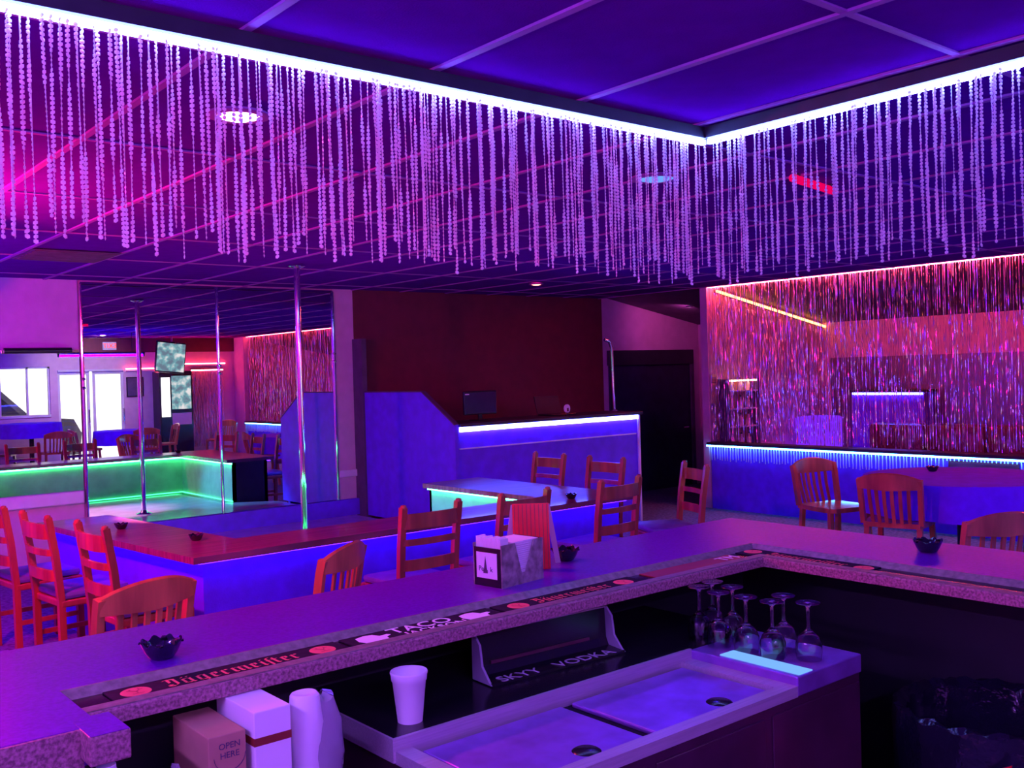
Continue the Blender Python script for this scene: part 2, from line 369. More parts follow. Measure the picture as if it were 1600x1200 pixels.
# slanted partition + DJ booth
t = thing('partition_panel', 'tall blue partition with a slanted top corner at the edge of the stage', 'partition', (5.42, 8.29, 0))
MB().prism([(0.87,0.2),(-0.89,0.2),(-0.89,1.18),(-0.36,1.49),(0.87,1.49)], 0.0, 0.04, 'x').build('panel', m_blue, t)
MB().bar([(0.02,-0.89,1.18),(0.02,-0.36,1.49),(0.02,0.87,1.49)], 0.05, 0.012).build('edge_cap', m_darkwall, t)
t = thing('dj_booth', 'blue fronted DJ booth with an icy light strip under its top', 'booth', (6.675, 7.44, 0.025))
MB().box(-1.20, 1.22, -0.02, 0.03, -0.025, 1.13).build('front_panel', m_blue, t)
MB().bbox(-1.20, 1.26, -0.06, 0.50, 1.13, 1.165, 0.006).build('booth_top', m_dark, t)
MB().box(1.18, 1.22, 0.03, 1.0, -0.025, 1.13).build('side_panel', m_dark, t)
MB().box(-1.20, 1.20, -0.045, -0.035, 1.085, 1.128).build('led_strip', e_boothled, t)
MB().box(1.205, 1.232, -0.04, -0.01, -0.025, 1.13).build('corner_bead', m_trim, t)
MB().box(-1.20, 1.18, -0.03, -0.02, 0.92, 0.932).build('panel_seam', m_trim, t)
t = thing('dj_monitor', 'dark monitor standing at the left end of the DJ booth', 'monitor', (5.92, 7.66, 1.19))
MB().bbox(-0.20, 0.20, -0.015, 0.015, 0.06, 0.29, 0.008).build('screen_housing', m_black, t)
MB().box(-0.185, 0.185, -0.0165, -0.0155, 0.075, 0.275).build('screen', mat('dim screen', (0.02,0.015,0.06), 0.15, var=0.1), t)
MB().bbox(-0.09, 0.09, -0.07, 0.07, 0, 0.012, 0.004).box(-0.02, 0.02, -0.005, 0.012, 0.01, 0.09).build('stand', m_black, t)
MB().box(-0.19, -0.14, -0.018, -0.0165, 0.255, 0.265).build('badge', m_printwhite, t)
t = thing('laptop', 'open dark laptop on the right half of the DJ booth', 'laptop', (6.98, 7.72, 1.19))
MB().bbox(-0.17, 0.17, -0.12, 0.11, 0, 0.016, 0.004).build('keyboard_base', m_black, t)
MB().bar([(0,0.11,0.012),(0,0.16,0.20)], 0.34, 0.010).build('lid', m_under, t)
t = thing('booth_lamp', 'small round pale lamp face beside the laptop on the DJ booth', 'lamp', (6.90, 7.47, 1.19))
MB().lathe([(0.0,0),(0.022,0),(0.022,0.008),(0.008,0.014),(0.007,0.045),(0,0.045)], 12).build('stem', m_black, t, True)
MB().add(*(lambda n: ([(0.035*math.cos(2*PI*i/n), y, 0.075+0.042*math.sin(2*PI*i/n)) for y in (-0.012, 0.012) for i in range(n)], [tuple(range(n)), tuple(range(n,2*n))[::-1]]+[(i,(i+1)%n,n+(i+1)%n,n+i) for i in range(n)]))(14)).build('face', m_printwhite, t)
MB().box(-0.012, 0.012, -0.014, -0.012, 0.045, 0.08).build('mouth_slot', m_maroon, t)
t = thing('bent_pipe', 'bent chrome pipe rising at the right end of the DJ booth', 'pipe', (7.84, 7.72, 1.19))
MB().tube([(0,0,0),(-0.01,0,0.3),(-0.015,0,0.70),(-0.05,0,0.77),(-0.12,0,0.79)], 0.018, 10).build('pipe', m_chrome, t, True)
MB().lathe([(0,0),(0.04,0),(0.04,0.01),(0.018,0.02),(0,0.02)], 12).build('foot', m_chrome, t, True)

# ================================================================ CEILING LAMPS
def can(x, y, label, em, col, power, r=0.075, size=2.2):
    t = thing('can_lamp', label, 'ceiling lamp', (x, y, CZ))
    MB().lathe([(r*0.85,-0.001),(r*1.25,-0.001),(r*1.28,-0.008),(r*0.95,-0.014),(r*0.85,-0.010)], 24).build('trim_ring', m_grid, t, True)
    MB().lathe([(0,-0.022),(r*0.5,-0.019),(r*0.85,-0.010),(r*0.85,-0.002),(0,-0.002)], 20).build('bulb_face', em, t, True)
    spot(t, (0,0,-0.03), col, power, size, 0.9, r*0.8)
    return t
can(1.48, 3.23, 'glowing ceiling lamp behind the left bead valance', e_lampred, (1.0, 0.03, 0.16), 60, 0.085, 2.6)
can(6.81, 7.79, 'red ceiling lamp over the DJ booth', e_lampred2, (1.0, 0.02, 0.03), 5, 0.06, 2.4)
can(3.60, 3.22, 'pale blue ceiling lamp behind the corner of the bead valance', emit('dim blue lamp', (0.16, 0.36, 1.0), 0.8), (0.06, 0.02, 1.0), 60, 0.10, 2.7)
t = can(9.9, 8.35, 'added pink fill lamp under the sloping hall ceiling', emit('added pink fill lamp', (0.6, 0.2, 0.5), 0.3), (1.0, 0.12, 0.65), 8, 0.035)  # lamp added to redden the hall wall
t.location.z = 2.44
for o in [x for x in COL.objects if x.parent == t and x.type == 'LIGHT']: o.data.spot_size = 2.3; o.location.z = -0.06; o.rotation_euler = Vector((0.35, 0.9, -0.2)).to_track_quat('-Z', 'Y').to_euler()
t = can(5.9, -0.7, 'added white fill lamp on the ceiling before the glass doors', emit('white fill glow', (1, 0.95, 0.95), 6), (1.0, 0.88, 0.9), 1, 0.07)  # lamp added to brighten the front wall in the mirror
for o in [x for x in COL.objects if x.parent == t and x.type == 'LIGHT']: o.data.energy = 120; o.data.spot_size = 1.7; o.rotation_euler = Vector((0, -0.85, -0.5)).to_track_quat('-Z', 'Y').to_euler()
t = thing('pendant_lamp', 'red pendant lamp hanging left of the stage counter', 'pendant lamp', (0.5, 5.2, CZ))
MB().lathe([(0,0),(0.05,0),(0.045,-0.02),(0,-0.02)], 16).build('canopy', m_dark, t, True)
MB().tube([(0,0,-0.02),(0,0,-0.13)], 0.005, 6).build('cord', m_dark, t)
MB().lathe([(0,-0.10),(0.05,-0.12),(0.085,-0.18),(0.07,-0.25),(0.0,-0.27)], 16).build('globe', emit('red globe', (1.0,0.05,0.25), 6), t, True)
point(t, (0,0,-0.42), (1.0, 0.01, 0.24), 215, 0.09)
def fill_tube(loc, rz, L, label, em, drop=0.35):  # tubes added as violet and blue fill light for the room
    t = thing('added_fill_tube', label, 'added fill lamp', loc, rz)
    MB().bbox(-L/2, L/2, -0.02, 0.02, -drop-0.03, -drop, 0.006).build('housing', m_dark, t)
    MB().tube([(-L/2+0.04,0,-drop-0.06),(L/2-0.04,0,-drop-0.06)], 0.016, 10).build('tube', em, t, True)
    for s in (-1,1):
        MB().box(s*(L/2-0.02)-0.012, s*(L/2-0.02)+0.012, -0.015, 0.015, -drop-0.08, -drop-0.03).build('tube_holder', m_black, t)
        MB().tube([(s*L*0.35,0,0),(s*L*0.35,0,-drop)], 0.004, 6).build('hanger', m_dark, t)
fill_tube((0.5, -0.9, CZ), 0, 1.8, 'added violet fill tube hanging behind the bar', e_fillviolet)
fill_tube((-0.7, 1.2, CZ), PI/2, 1.5, 'added violet fill tube hanging left of the bar', e_fillviolet)
fill_tube((0.2, 7.6, CZ), PI/2, 1.5, 'added blue fill tube hanging left of the stage', e_fillblue)
fill_tube((5.6, 0.2, CZ), 0, 1.5, 'added blue fill tube hanging over the far tables', e_fillblue)
def stage_spot(loc, aim, label, em, col, power, size):
    t = thing('stage_spotlight', label, 'spotlight', loc)
    d = (Vector(aim) - Vector(loc)).normalized(); q = d.to_track_quat('Z', 'Y')
    mb = MB().lathe([(0,-0.14),(0.05,-0.13),(0.055,0.0),(0.065,0.05),(0.058,0.05),(0.05,0.0)], 18); mb.v = [tuple(q @ Vector(v)) for v in mb.v]; mb.build('barrel', m_dark, t, True)
    mb = MB().lathe([(0,0.02),(0.05,0.02),(0.05,0.015),(0,0.015)], 18); mb.v = [tuple(q @ Vector(v)) for v in mb.v]; mb.build('lens', em, t)
    MB().tube([(0,0,0.05),(0,0,CZ-loc[2])], 0.012, 8).build('mount', m_dark, t)
    spot(t, tuple(d*0.07), col, power, size, 0.6, 0.04, tuple(d))
stage_spot((1.30, 7.3, 2.38), (3.25, 6.85, 0.2), 'pink stage spotlight left of the mirrors', emit('pink lens', (1,0.5,0.8), 6), (1.0, 0.40, 0.72), 1500, 0.50)
stage_spot((0.85, 5.6, 2.35), (4.75, 6.75, 0.2), 'cyan stage spotlight left of the stage counter', emit('cyan lens', (0.1,0.7,1.0), 6), (0.02, 0.50, 1.0), 1100, 0.34)
t = thing('red_reflection', 'short glowing bar for a red reflection on the ceiling behind the right bead valance', 'added fill lamp', (4.33, 2.83, CZ), 0.19)  # a red reflection on the ceiling, modelled as a glowing bar
MB().tube([(-0.26,0,-0.03),(0.26,0,-0.03)], 0.02, 10).build('tube', emit('red reflection glow', (0.75, 0.0, 0.10), 0.8), t, True)
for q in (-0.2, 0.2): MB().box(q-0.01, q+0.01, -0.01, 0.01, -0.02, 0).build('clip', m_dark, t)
t = thing('air_vent', 'dark slatted air vent in the ceiling near the stage', 'vent', (2.065, 7.42, CZ-0.002))
MB().box(-0.29,0.29,-0.30,0.30,-0.004,0.0).build('backing', m_darkwall, t)
for k in range(9): MB().box(-0.27,0.27,-0.27+k*0.0625,-0.235+k*0.0625,-0.012,-0.004).build('slat', m_darkwall, t)
t = thing('wall_tube', 'black tube fixture under the purple wall above the short mirror', 'light fixture', (2.30, YM-0.05, 1.955))
MB().tube([(-0.28,0,0),(0.26,0,0)], 0.025, 10).build('tube', m_black, t, True)
for s in (-0.2,0.2): MB().box(s-0.012,s+0.012,0.0,0.05,-0.012,0.012).build('bracket', m_black, t)

# ================================================================ BEAD VALANCES
def bead_string_mesh(L, seed):
    R = random.Random(seed); mb = MB(); z = -0.004; a = R.uniform(0, 6.3); sx = 0; ph = R.uniform(0,6)
    while z > -L:
        w = R.uniform(0.0055, 0.0068); hh = w*0.95
        a += R.uniform(-0.25, 0.45); x = 0.0015*math.sin(z*9+ph)
        ca, sa = math.cos(a), math.sin(a); th = 0.0022; tl = R.uniform(-0.35, 0.35)
        ring = []
        for k in range(6):
            t = PI/6 + k*PI/3; u = w*math.cos(t); ring.append((x + u*ca, u*sa, z - hh + hh*math.sin(t) + tl*u))
        c = [(x - sa*th, ca*th, z-hh), (x + sa*th, -ca*th, z-hh)]
        mb.add(ring + c, [(k, (k+1) % 6, 6) for k in range(6)] + [((k+1) % 6, k, 7) for k in range(6)])
        z -= 2*hh*0.97
    mb.box(x-0.0006, x+0.0006, -0.0006, 0.0006, -L, 0)
    return mb.mesh('bead_string', m_bead)
bead_meshes = [bead_string_mesh(0.475 + 0.008*k + random.uniform(-0.01, 0.01), k) for k in range(10)]
def valance(p, q, label):
    p = Vector(p); q = Vector(q); L = (q-p).length; d = (q-p).normalized(); nrm = Vector((-d.y, d.x, 0))
    t = thing('bead_valance', label, 'bead curtain', (p.x, p.y, CZ), math.atan2(d.y, d.x))
    MB().box(0, L, -0.02, 0.02, -0.045, -0.003).build('track', m_dark, t)
    MB().box(0, L, -0.008, 0.008, -0.066, -0.048).build('led_strip', e_led, t)
    s = 0.012
    while s < L - 0.01:
        o = inst('bead_string', random.choice(bead_meshes), t, (s, random.choice((-0.014, 0.014)), -0.056 + random.uniform(-0.004,0.004)), random.uniform(0, 6.28))
        o.rotation_euler.x = random.uniform(-0.012, 0.012); o.rotation_euler.y = random.uniform(-0.012, 0.012)
        s += random.choice((0.011, 0.017, 0.019, 0.021, 0.022))
    return t
valance((-0.25, 2.46, 0), (3.03, 2.46, 0), 'crystal bead valance with light strip, long run above the bar facing the stage')
valance((3.03, 2.44, 0), (3.03, 0.2, 0), 'crystal bead valance with light strip, right run facing the string curtain')

# ================================================================ STRING CURTAINS, FRINGE
def strands(length, drop, pitch, width, seed, zfun=None):
    R = random.Random(seed); mb = MB(); s = 0.0
    while s < length:
        top = zfun(s) if zfun else 0.0
        a = R.uniform(0, PI); z = top; prev = None; x = s + R.uniform(-0.004, 0.004); y0 = R.uniform(-0.012, 0.012)
        vs = []; fs = []
        while z > -drop + (0 if not zfun else 0):
            u = width/2*R.uniform(0.7, 1.1); vs += [(x+u*math.cos(a), y0+u*math.sin(a), z), (x-u*math.cos(a), y0-u*math.sin(a), z)]
            n = len(vs)
            if n >= 4: fs.append((n-4, n-3, n-1, n-2))
            z -= R.uniform(0.02, 0.05); a += R.uniform(-0.7, 0.9)
        mb.add(vs, fs); s += pitch*R.uniform(0.8, 1.2)
    return mb
t = thing('string_curtain', 'silver tinsel string curtain hanging under the red light strip', 'string curtain', (XR+0.03, 7.42, 0.775), -PI/2)
MB().box(0, 9.0, -0.02, 0.02, 1.80, 1.84).build('top_rail', m_dark, t)
MB().box(0, 9.0, -0.034, -0.02, 1.795, 1.825).build('led_strip', e_red, t)
MB().box(0, 9.0, 0.02, 0.030, 1.795, 1.815).build('led_strip', e_red, t)  # second run added to light the VIP side
def plane_strands(L, drop, top, pitch, width, seed, parent, m=m_tinsel):
    mb = strands(L, drop, pitch, width, seed); mb.v = [(v[0], v[1], v[2]+top) for v in mb.v]
    o = bpy.data.objects.new('strands', None)
    me = bpy.data.meshes.new('strands'); me.from_pydata(mb.v, [], mb.f); me.materials.append(m)
    bpy.data.objects.remove(o)
    o = inst('strands', me, parent); o['kind'] = 'stuff'; return o
plane_strands(9.0, 1.795, 1.80, 0.021, 0.011, 3, t)
t = thing('string_curtain', 'dense silver string curtain covering the side wall under the orange light strip', 'string curtain', (XR+0.10, 7.40, 0.76))
mb = strands(2.25, 1.5, 0.018, 0.012, 5, lambda s: 0.0)
def topz(x): return 2.60 - (x+0.10)*0.18 - 0.76 - 0.07
nv = []
for v in mb.v:
    f = 1 + v[2]/1.5; nv.append((v[0], v[1], max(0.0, f)*topz(v[0])))
me = bpy.data.meshes.new('strands'); me.from_pydata(nv, [], mb.f); me.materials.append(m_tinsel); o = inst('strands', me, t); o['kind'] = 'stuff'
MB().bar([(0,0,topz(0)+0.02),(2.28,0,topz(2.28)+0.02)], 0.03, 0.03).build('top_rail', m_dark, t)
MB().bar([(0,-0.025,topz(0)+0.02),(2.28,-0.025,topz(2.28)+0.02)], 0.014, 0.026).build('led_strip', e_orange, t)
t = thing('lit_fringe', 'cyan lit string fringe along the top of the blue low wall', 'fringe', (XR-0.035, 7.43, 0.74), -PI/2)
MB().box(0, 9.0, -0.048, -0.038, -0.012, 0.003).build('led_strip', e_cyan, t)
frm = []
for k in range(6):
    R = random.Random(40+k); L = R.uniform(0.15, 0.19); mb = MB(); pts = [(R.uniform(-0.003,0.003), R.uniform(-0.002,0.002), -L*i/4) for i in range(5)]
    frm.append(mb.tube(pts, 0.0055, 5).mesh('fringe_strand', m_bead))
frs = MB().tube([(0,0,0),(0,0,-0.035)], 0.0055, 5).mesh('fringe_strand', m_bead)
s = 0.02
while s < 8.95:
    inst('fringe_strand', frs if 2.83 < s < 3.50 else random.choice(frm), t, (s, -0.016, -0.004), random.uniform(0, 6.3)); s += 0.036*random.uniform(0.8, 1.2)
t = thing('wall_hatch', 'dark red hatch in the blue low wall behind the round table', 'hatch', (XR-0.012, 4.265, 0.58))
MB().bbox(-0.01, 0.012, -0.325, 0.325, 0, 0.125, 0.004).build('panel', m_maroon, t)
MB().box(-0.014, -0.010, -0.30, 0.30, 0.02, 0.105).build('inset', m_leather, t)

# VIP furniture
t = thing('lit_counter', 'violet fronted counter with a pale light strip behind the string curtain', 'counter', (11.15, 6.36, 0))
MB().box(-0.02, 0.25, -0.48, 0.46, 0, 1.28).build('body', m_blue, t)
MB().bbox(-0.05, 0.28, -0.49, 0.47, 1.28, 1.31, 0.005).build('top', m_dark, t)
MB().box(-0.034, -0.024, -0.47, 0.45, 1.25, 1.275).build('led_strip', e_boothled, t)
def sofa(loc, L, label):
    t = thing('sofa', label, 'sofa', loc)
    MB().bbox(-0.30, 0.42, -L/2, L/2, 0.05, 0.28, 0.03).build('base', m_leather, t, True)
    n = max(1, round(L/0.7)); w = L/n
    for k in range(n):
        MB().bbox(-0.32, 0.22, -L/2+k*w+0.01, -L/2+(k+1)*w-0.01, 0.28, 0.44, 0.05).build('seat_cushion', m_leather, t, True)
        MB().bbox(0.20, 0.42, -L/2+k*w+0.01, -L/2+(k+1)*w-0.01, 0.40, 0.93, 0.06).build('back_cushion', m_leather, t, True)
    for s in (-1, 1): MB().bbox(-0.30, 0.40, s*L/2-0.07, s*L/2+0.07, 0.05, 0.62, 0.05).build('armrest', m_leather, t, True)
    for sx in (-0.25, 0.37):
        for sy in (-1, 1): MB().box(sx-0.025, sx+0.025, sy*(L/2-0.05)-0.025, sy*(L/2-0.05)+0.025, 0, 0.05).build('foot', m_dark, t)
sofa((10.55, 5.35, 0), 2.1, 'dark vinyl sofa behind the string curtain in front of the lit counter')
sofa((10.55, 2.9, 0), 2.1, 'dark vinyl sofa behind the string curtain beyond the round table')
t = thing('violet_cube', 'glowing violet cube lamp behind the string curtain near the shelves', 'cube lamp', (10.75, 7.05, 0))
MB().bbox(-0.22, 0.22, -0.20, 0.20, 0.04, 1.0, 0.03).build('cube', emit('violet glow', (0.22, 0.02, 1.0), 0.75), t)
MB().box(-0.16, 0.16, -0.15, 0.15, 0, 0.04).build('foot', m_dark, t)
mv = thing('smoked_mirror', 'smoked mirror on the far wall behind the string curtain', 'mirror', (11.45, 3.0, 0.5))
MB().box(-0.012, 0, -4.6, 4.3, 0, 1.22).build('mirror_glass', m_smoke, mv)
t = thing('bottle_shelf', 'lit shelf rack behind the left end of the string curtain', 'shelf', (9.50, 7.30, 0))
for s in (-0.28, 0.28): MB().box(s-0.012, s+0.012, -0.08, 0.07, 0, 1.50).build('side', m_darkwall, t)
for z in (0.70, 0.93, 1.14, 1.35): MB().box(-0.268, 0.268, -0.08, 0.07, z, z+0.015).build('shelf_board', m_trim, t)
MB().box(-0.29, 0.29, 0.07, 0.08, 0, 1.50).build('back_board', m_card, t)
MB().box(-0.26, 0.26, -0.07, -0.055, 1.47, 1.49).build('led_strip', emit('warm shelf light', (1.0, 0.45, 0.35), 6), t)
bot = thing('bottle', 'small pale bottle', 'bottle')
MB().lathe([(0,0),(0.026,0),(0.027,0.06),(0.024,0.085),(0.010,0.105),(0.010,0.135)], 12).build('bottle_body', mat('pale bottle glass', (0.9,0.75,0.72), 0.1, var=0.05), bot, True)
MB().lathe([(0.011,0.132),(0.012,0.15),(0,0.15)], 10).build('cap', m_dark, bot, True)
k = 0
SH = {0.715: 'lowest', 0.945: 'second', 1.155: 'third', 1.365: 'top'}
for z in SH:
    for xx, wh in ((-0.14, 'left'), (0.03, 'middle'), (0.17, 'right')):
        o = bot if k == 0 else copy_tree(bot); k += 1
        o.location = (9.50+xx, 7.295, z); o['label'] = f'small pale bottle at the {wh} of the {SH[z]} board of the lit shelf rack'; o['group'] = 'bottles on the lit shelf rack'
t = thing('wall_poster', 'pale yellow notice hung at the end of the shelf rack', 'poster', (9.16, 7.428, 1.22))
MB().box(-0.012, 0.10, -0.006, 0, 0, 0.34).build('sheet', mat('cream notice', (0.85,0.72,0.45), 0.8, var=0.05), t)
for q in range(4): MB().box(0.01, 0.08, -0.008, -0.006, 0.24+q*0.02, 0.248+q*0.02).build('print_line', m_darkwall, t)

# ================================================================ BAR COUNTER
def sweep(prof, x0, y1, name, m, parent, closed=True):
    # prof: (offset from the outer edge, z); path: along X at Y=2.40-o, corner, along Y at X=3.05-o
    mb = MB(); n = len(prof); vs = []
    for o, z in prof: vs.append((x0, 2.40-o, z))
    for o, z in prof: vs.append((3.05-o, 2.40-o, z))
    for o, z in prof: vs.append((3.05-o, y1, z))
    fs = []
    for s in range(2):
        for i in range(n if closed else n-1): fs.append((s*n+i, s*n+(i+1) % n, (s+1)*n+(i+1) % n, (s+1)*n+i))
    if closed: fs += [tuple(range(n)), tuple(range(2*n, 3*n))[::-1]]
    return mb.add(vs, fs).build(name, m, parent)
BX, BY = 0.52, -0.9
bar = thing('bar_counter', 'long L shaped bar counter with a rail for drip mats', 'bar counter')
sweep([(0,1.02),(0,1.066),(0.006,1.07),(0.395,1.07),(0.395,1.02)], BX, BY, 'countertop', m_bartop, bar)
sweep([(0.395,1.02),(0.395,1.07),(0.401,1.0705),(0.425,1.056),(0.425,1.02)], BX, BY, 'rail_bevel', m_rail, bar)
sweep([(0.425,1.04),(0.425,1.056),(0.527,1.056),(0.527,1.04)], BX, BY, 'rail_floor', m_black, bar)
sweep([(0.527,1.040),(0.527,1.064),(0.530,1.067),(0.565,1.067),(0.568,1.064),(0.568,1.040)], BX, BY, 'rail_lip', m_granite, bar)
sweep([(0.526,1.066),(0.530,1.0695),(0.560,1.0695),(0.560,1.066)], BX, BY, 'lip_cap', m_rail, bar)
sweep([(0.20,0.0),(0.20,1.02),(0.23,1.02),(0.23,0.0)], -0.5, BY, 'inner_panel', m_under, bar)
sweep([(0.16,0.0),(0.16,1.02),(0.20,1.02),(0.20,0.0)], -0.5, BY, 'outer_panel', m_blue, bar)
MB().box(-0.5, BX, 1.76, 2.40, 1.005, 1.07).build('end_flap', m_bartop, bar)
MB().box(-0.5, 0.49, 1.752, 1.76, 0.985, 1.069).build('flap_edge', m_granite, bar)
MB().bbox(0.485, 0.552, 1.70, 1.80, 1.02, 1.0705, 0.003).build('flap_block', m_granite, bar)
MB().box(0.487, 0.55, 1.70, 1.81, 1.0705, 1.0712).build('flap_top', m_bartop, bar)

# blackletter lettering drawn with a broad nib
def black(strokes, nib=(0.085, 0.06)):
    mb = MB(); nx, ny = nib
    for ln in strokes:
        for (a, b) in zip(ln, ln[1:]):
            mb.add([(a[0]-nx,a[1]-ny,0),(a[0]+nx,a[1]+ny,0),(b[0]+nx,b[1]+ny,0),(b[0]-nx,b[1]-ny,0)], [(0,1,2,3)])
    return mb
def minim(x, top=0.92): return [[(x-0.09, top-0.10), (x, top), (x, 0.16), (x+0.12, 0.04)]]
def jager():
    st = []; x = 0.0
    st += [[(0.0,1.28),(0.22,1.38),(0.62,1.28),(0.62,0.25),(0.38,0.02),(0.05,0.14)], [(0.28,1.28),(0.28,0.72),(0.12,0.62)], [(0.08,0.32),(0.30,0.24)]]; x = 1.05
    st += minim(x) + [[(x,0.90),(x+0.30,0.95)]] + minim(x+0.40) + [[(x,0.14),(x+0.30,0.05)], [(x+0.05,1.28),(x+0.09,1.22)], [(x+0.34,1.28),(x+0.38,1.22)]]; x += 0.85
    st += minim(x) + [[(x,0.90),(x+0.30,0.95)], [(x+0.40,0.95),(x+0.40,-0.12),(x+0.15,-0.34),(x-0.08,-0.22)], [(x,0.14),(x+0.36,0.05)]]; x += 0.82
    def e(x): return minim(x) + [[(x,0.92),(x+0.26,0.90),(x+0.28,0.62),(x+0.02,0.46)], [(x+0.1,0.04),(x+0.32,0.14)]]
    def r(x): return minim(x) + [[(x+0.02,0.80),(x+0.20,0.95),(x+0.32,0.84)]]
    st += e(x); x += 0.66
    st += r(x); x += 0.64
    st += minim(x) + minim(x+0.38) + minim(x+0.76) + [[(x,0.80),(x+0.3,0.92)], [(x+0.38,0.80),(x+0.68,0.92)]]; x += 1.18
    st += e(x); x += 0.66
    st += minim(x) + [[(x+0.04,1.24),(x+0.10,1.17)]]; x += 0.42
    st += [[(x+0.26,1.34),(x+0.06,1.32),(x,1.1),(x,-0.18)], [(x-0.1,0.78),(x+0.18,0.84)]]; x += 0.40
    st += [[(x,1.22),(x,0.16),(x+0.14,0.04)], [(x-0.14,0.86),(x+0.22,0.90)]]; x += 0.50
    st += e(x); x += 0.66
    st += r(x); x += 0.36
    return black(st), x
jm, jw = jager()
def scaled(mb, s, dx, dy, z): 
    r = MB(); r.v = [(v[0]*s+dx, v[1]*s+dy, z) for v in mb.v]; r.f = mb.f; return r
def logo(parent, x, y, r):
    mb = MB().lathe([(0,0.0036),(r,0.0036),(r*1.03,0.003)], 28, (x,y,0)); o = mb.build('round_badge', m_printred, parent)
    g = MB(); m2 = m_tape    # stag head: antlers, head, shoulders as flat print
    for seg in ([(0,-0.1),(-0.3,0.3),(-0.55,0.35)], [(0,-0.1),(0.3,0.3),(0.55,0.35)], [(-0.3,0.3),(-0.3,0.6)], [(0.3,0.3),(0.3,0.6)], [(0,0.0),(0,-0.45)], [(-0.4,-0.55),(0.4,-0.55)]):
        for a, b in zip(seg, seg[1:]):
            d = Vector((b[0]-a[0], b[1]-a[1])).normalized(); n = Vector((-d.y, d.x))*0.05
            g.add([(x+(p[0]+q*n.x)*r, y+(p[1]+q*n.y)*r, 0.0042) for p, q in ((a,-1),(a,1),(b,1),(b,-1))], [(0,1,2,3)])
    g.build('badge_print', m_printred2, o)
m_printred2 = mat('deep red print', (0.55, 0.04, 0.06), 0.6, var=0.05)
def mat_base(t, L, w=0.096): MB().bbox(-L/2, L/2, -w/2, w/2, 0, 0.003, 0.0012).build('rubber_mat', m_rubber, t)
def jager_mat(loc, rz, L, tw, label):
    t = thing('bar_mat', label, 'bar mat', loc, rz); mat_base(t, L)
    s = tw/jw; scaled(jm, s, -tw/2, -0.45*s, 0.0036).build('lettering', m_printred, t)
    for sgn in (-1, 1): logo(t, sgn*(tw/2+0.058), 0.004, 0.028)
    return t
jager_mat((0.838, 1.924, 1.0562), 0, 0.50, 0.285, 'black drip mat with red blackletter writing, nearest the left end of the bar')
jager_mat((1.785, 1.924, 1.0562), 0, 0.50, 0.265, 'black drip mat with red blackletter writing in front of the napkin holder')
jager_mat((2.574, 1.748, 1.0562), -PI/2, 0.446, 0.27, 'black drip mat with red blackletter writing on the right arm of the bar')
t = thing('bar_mat', 'black drip mat with white lettering between two white drawings', 'bar mat', (1.312, 1.924, 1.0562)); mat_base(t, 0.42)
o = inst('lettering', text_mesh('TACO', 0.062, m_printwhite), t, (-0.005, 0.020, 0.0036))
o = inst('lettering', text_mesh('JACKSON', 0.040, m_printwhite), t, (0.015, -0.022, 0.0036))
for sgn in (-1, 1):
    mb = MB().prism([(-0.03,-0.03),(0.024,-0.03),(0.03,-0.006),(0.046,0.004),(0.04,0.012),(0.02,0.01),(0.012,0.03),(-0.01,0.034),(-0.034,0.026),(-0.04,0.0)], 0.003, 0.0036)
    mb.v = [(v[0]+sgn*0.145, v[1], v[2]) for v in mb.v]; mb.build('mug_drawing', m_printwhite, t)
t = thing('bar_mat', 'dark red drip mat with white writing at the inside corner of the rail', 'bar mat', (2.285, 1.924, 1.0562))
MB().bbox(-0.20, 0.20, -0.048, 0.048, 0, 0.003, 0.0012).build('rubber_mat', m_tape, t)
inst('lettering', text_mesh('TM', 0.06, m_printwhite), t, (0.155, 0.008, 0.0036))

# ashtrays
def ashtray_mesh():
    def wob(a, j):
        if j in (5, 6, 7): return (1 + 0.05*math.cos(8*a), 0.006*math.cos(8*a))
        return (1, 0)
    return MB().lathe([(0,0.0),(0.030,0.0),(0.036,0.004),(0.046,0.02),(0.053,0.036),(0.057,0.046),(0.054,0.049),(0.050,0.045),(0.044,0.026),(0.034,0.010),(0,0.008)], 48, wob=wob).mesh('bowl', m_blackglass, True)
ash = ashtray_mesh()
notch = MB().bbox(-0.007, 0.007, -0.011, 0.011, 0, 0.006, 0.002).mesh('cigarette_rest', m_blackglass)
for loc, lab in [((0.745, 2.085, 1.07), 'black glass ashtray on the bar above the nearest drip mat'), ((2.045, 2.24, 1.07), 'black glass ashtray on the bar beside the napkin holder'),
                 ((2.87, 1.515, 1.07), 'black glass ashtray on the right arm of the bar'), ((2.11, 6.56, 0.71), 'black ashtray on the left leg of the stage counter'),
                 ((2.27, 5.72, 0.71), 'black ashtray at the front left corner of the stage counter'), ((4.95, 5.34, 0.71), 'black ashtray at the right end of the stage counter')]:
    t = thing('ashtray', lab, 'ashtray', loc, random.uniform(0, 1), group='black glass ashtrays'); t.scale = (0.74,)*3
    inst('bowl', ash, t)
    for k in range(4):
        a = PI/2*k + 0.3; inst('cigarette_rest', notch, t, (0.051*math.cos(a), 0.051*math.sin(a), 0.043), a + PI/2)

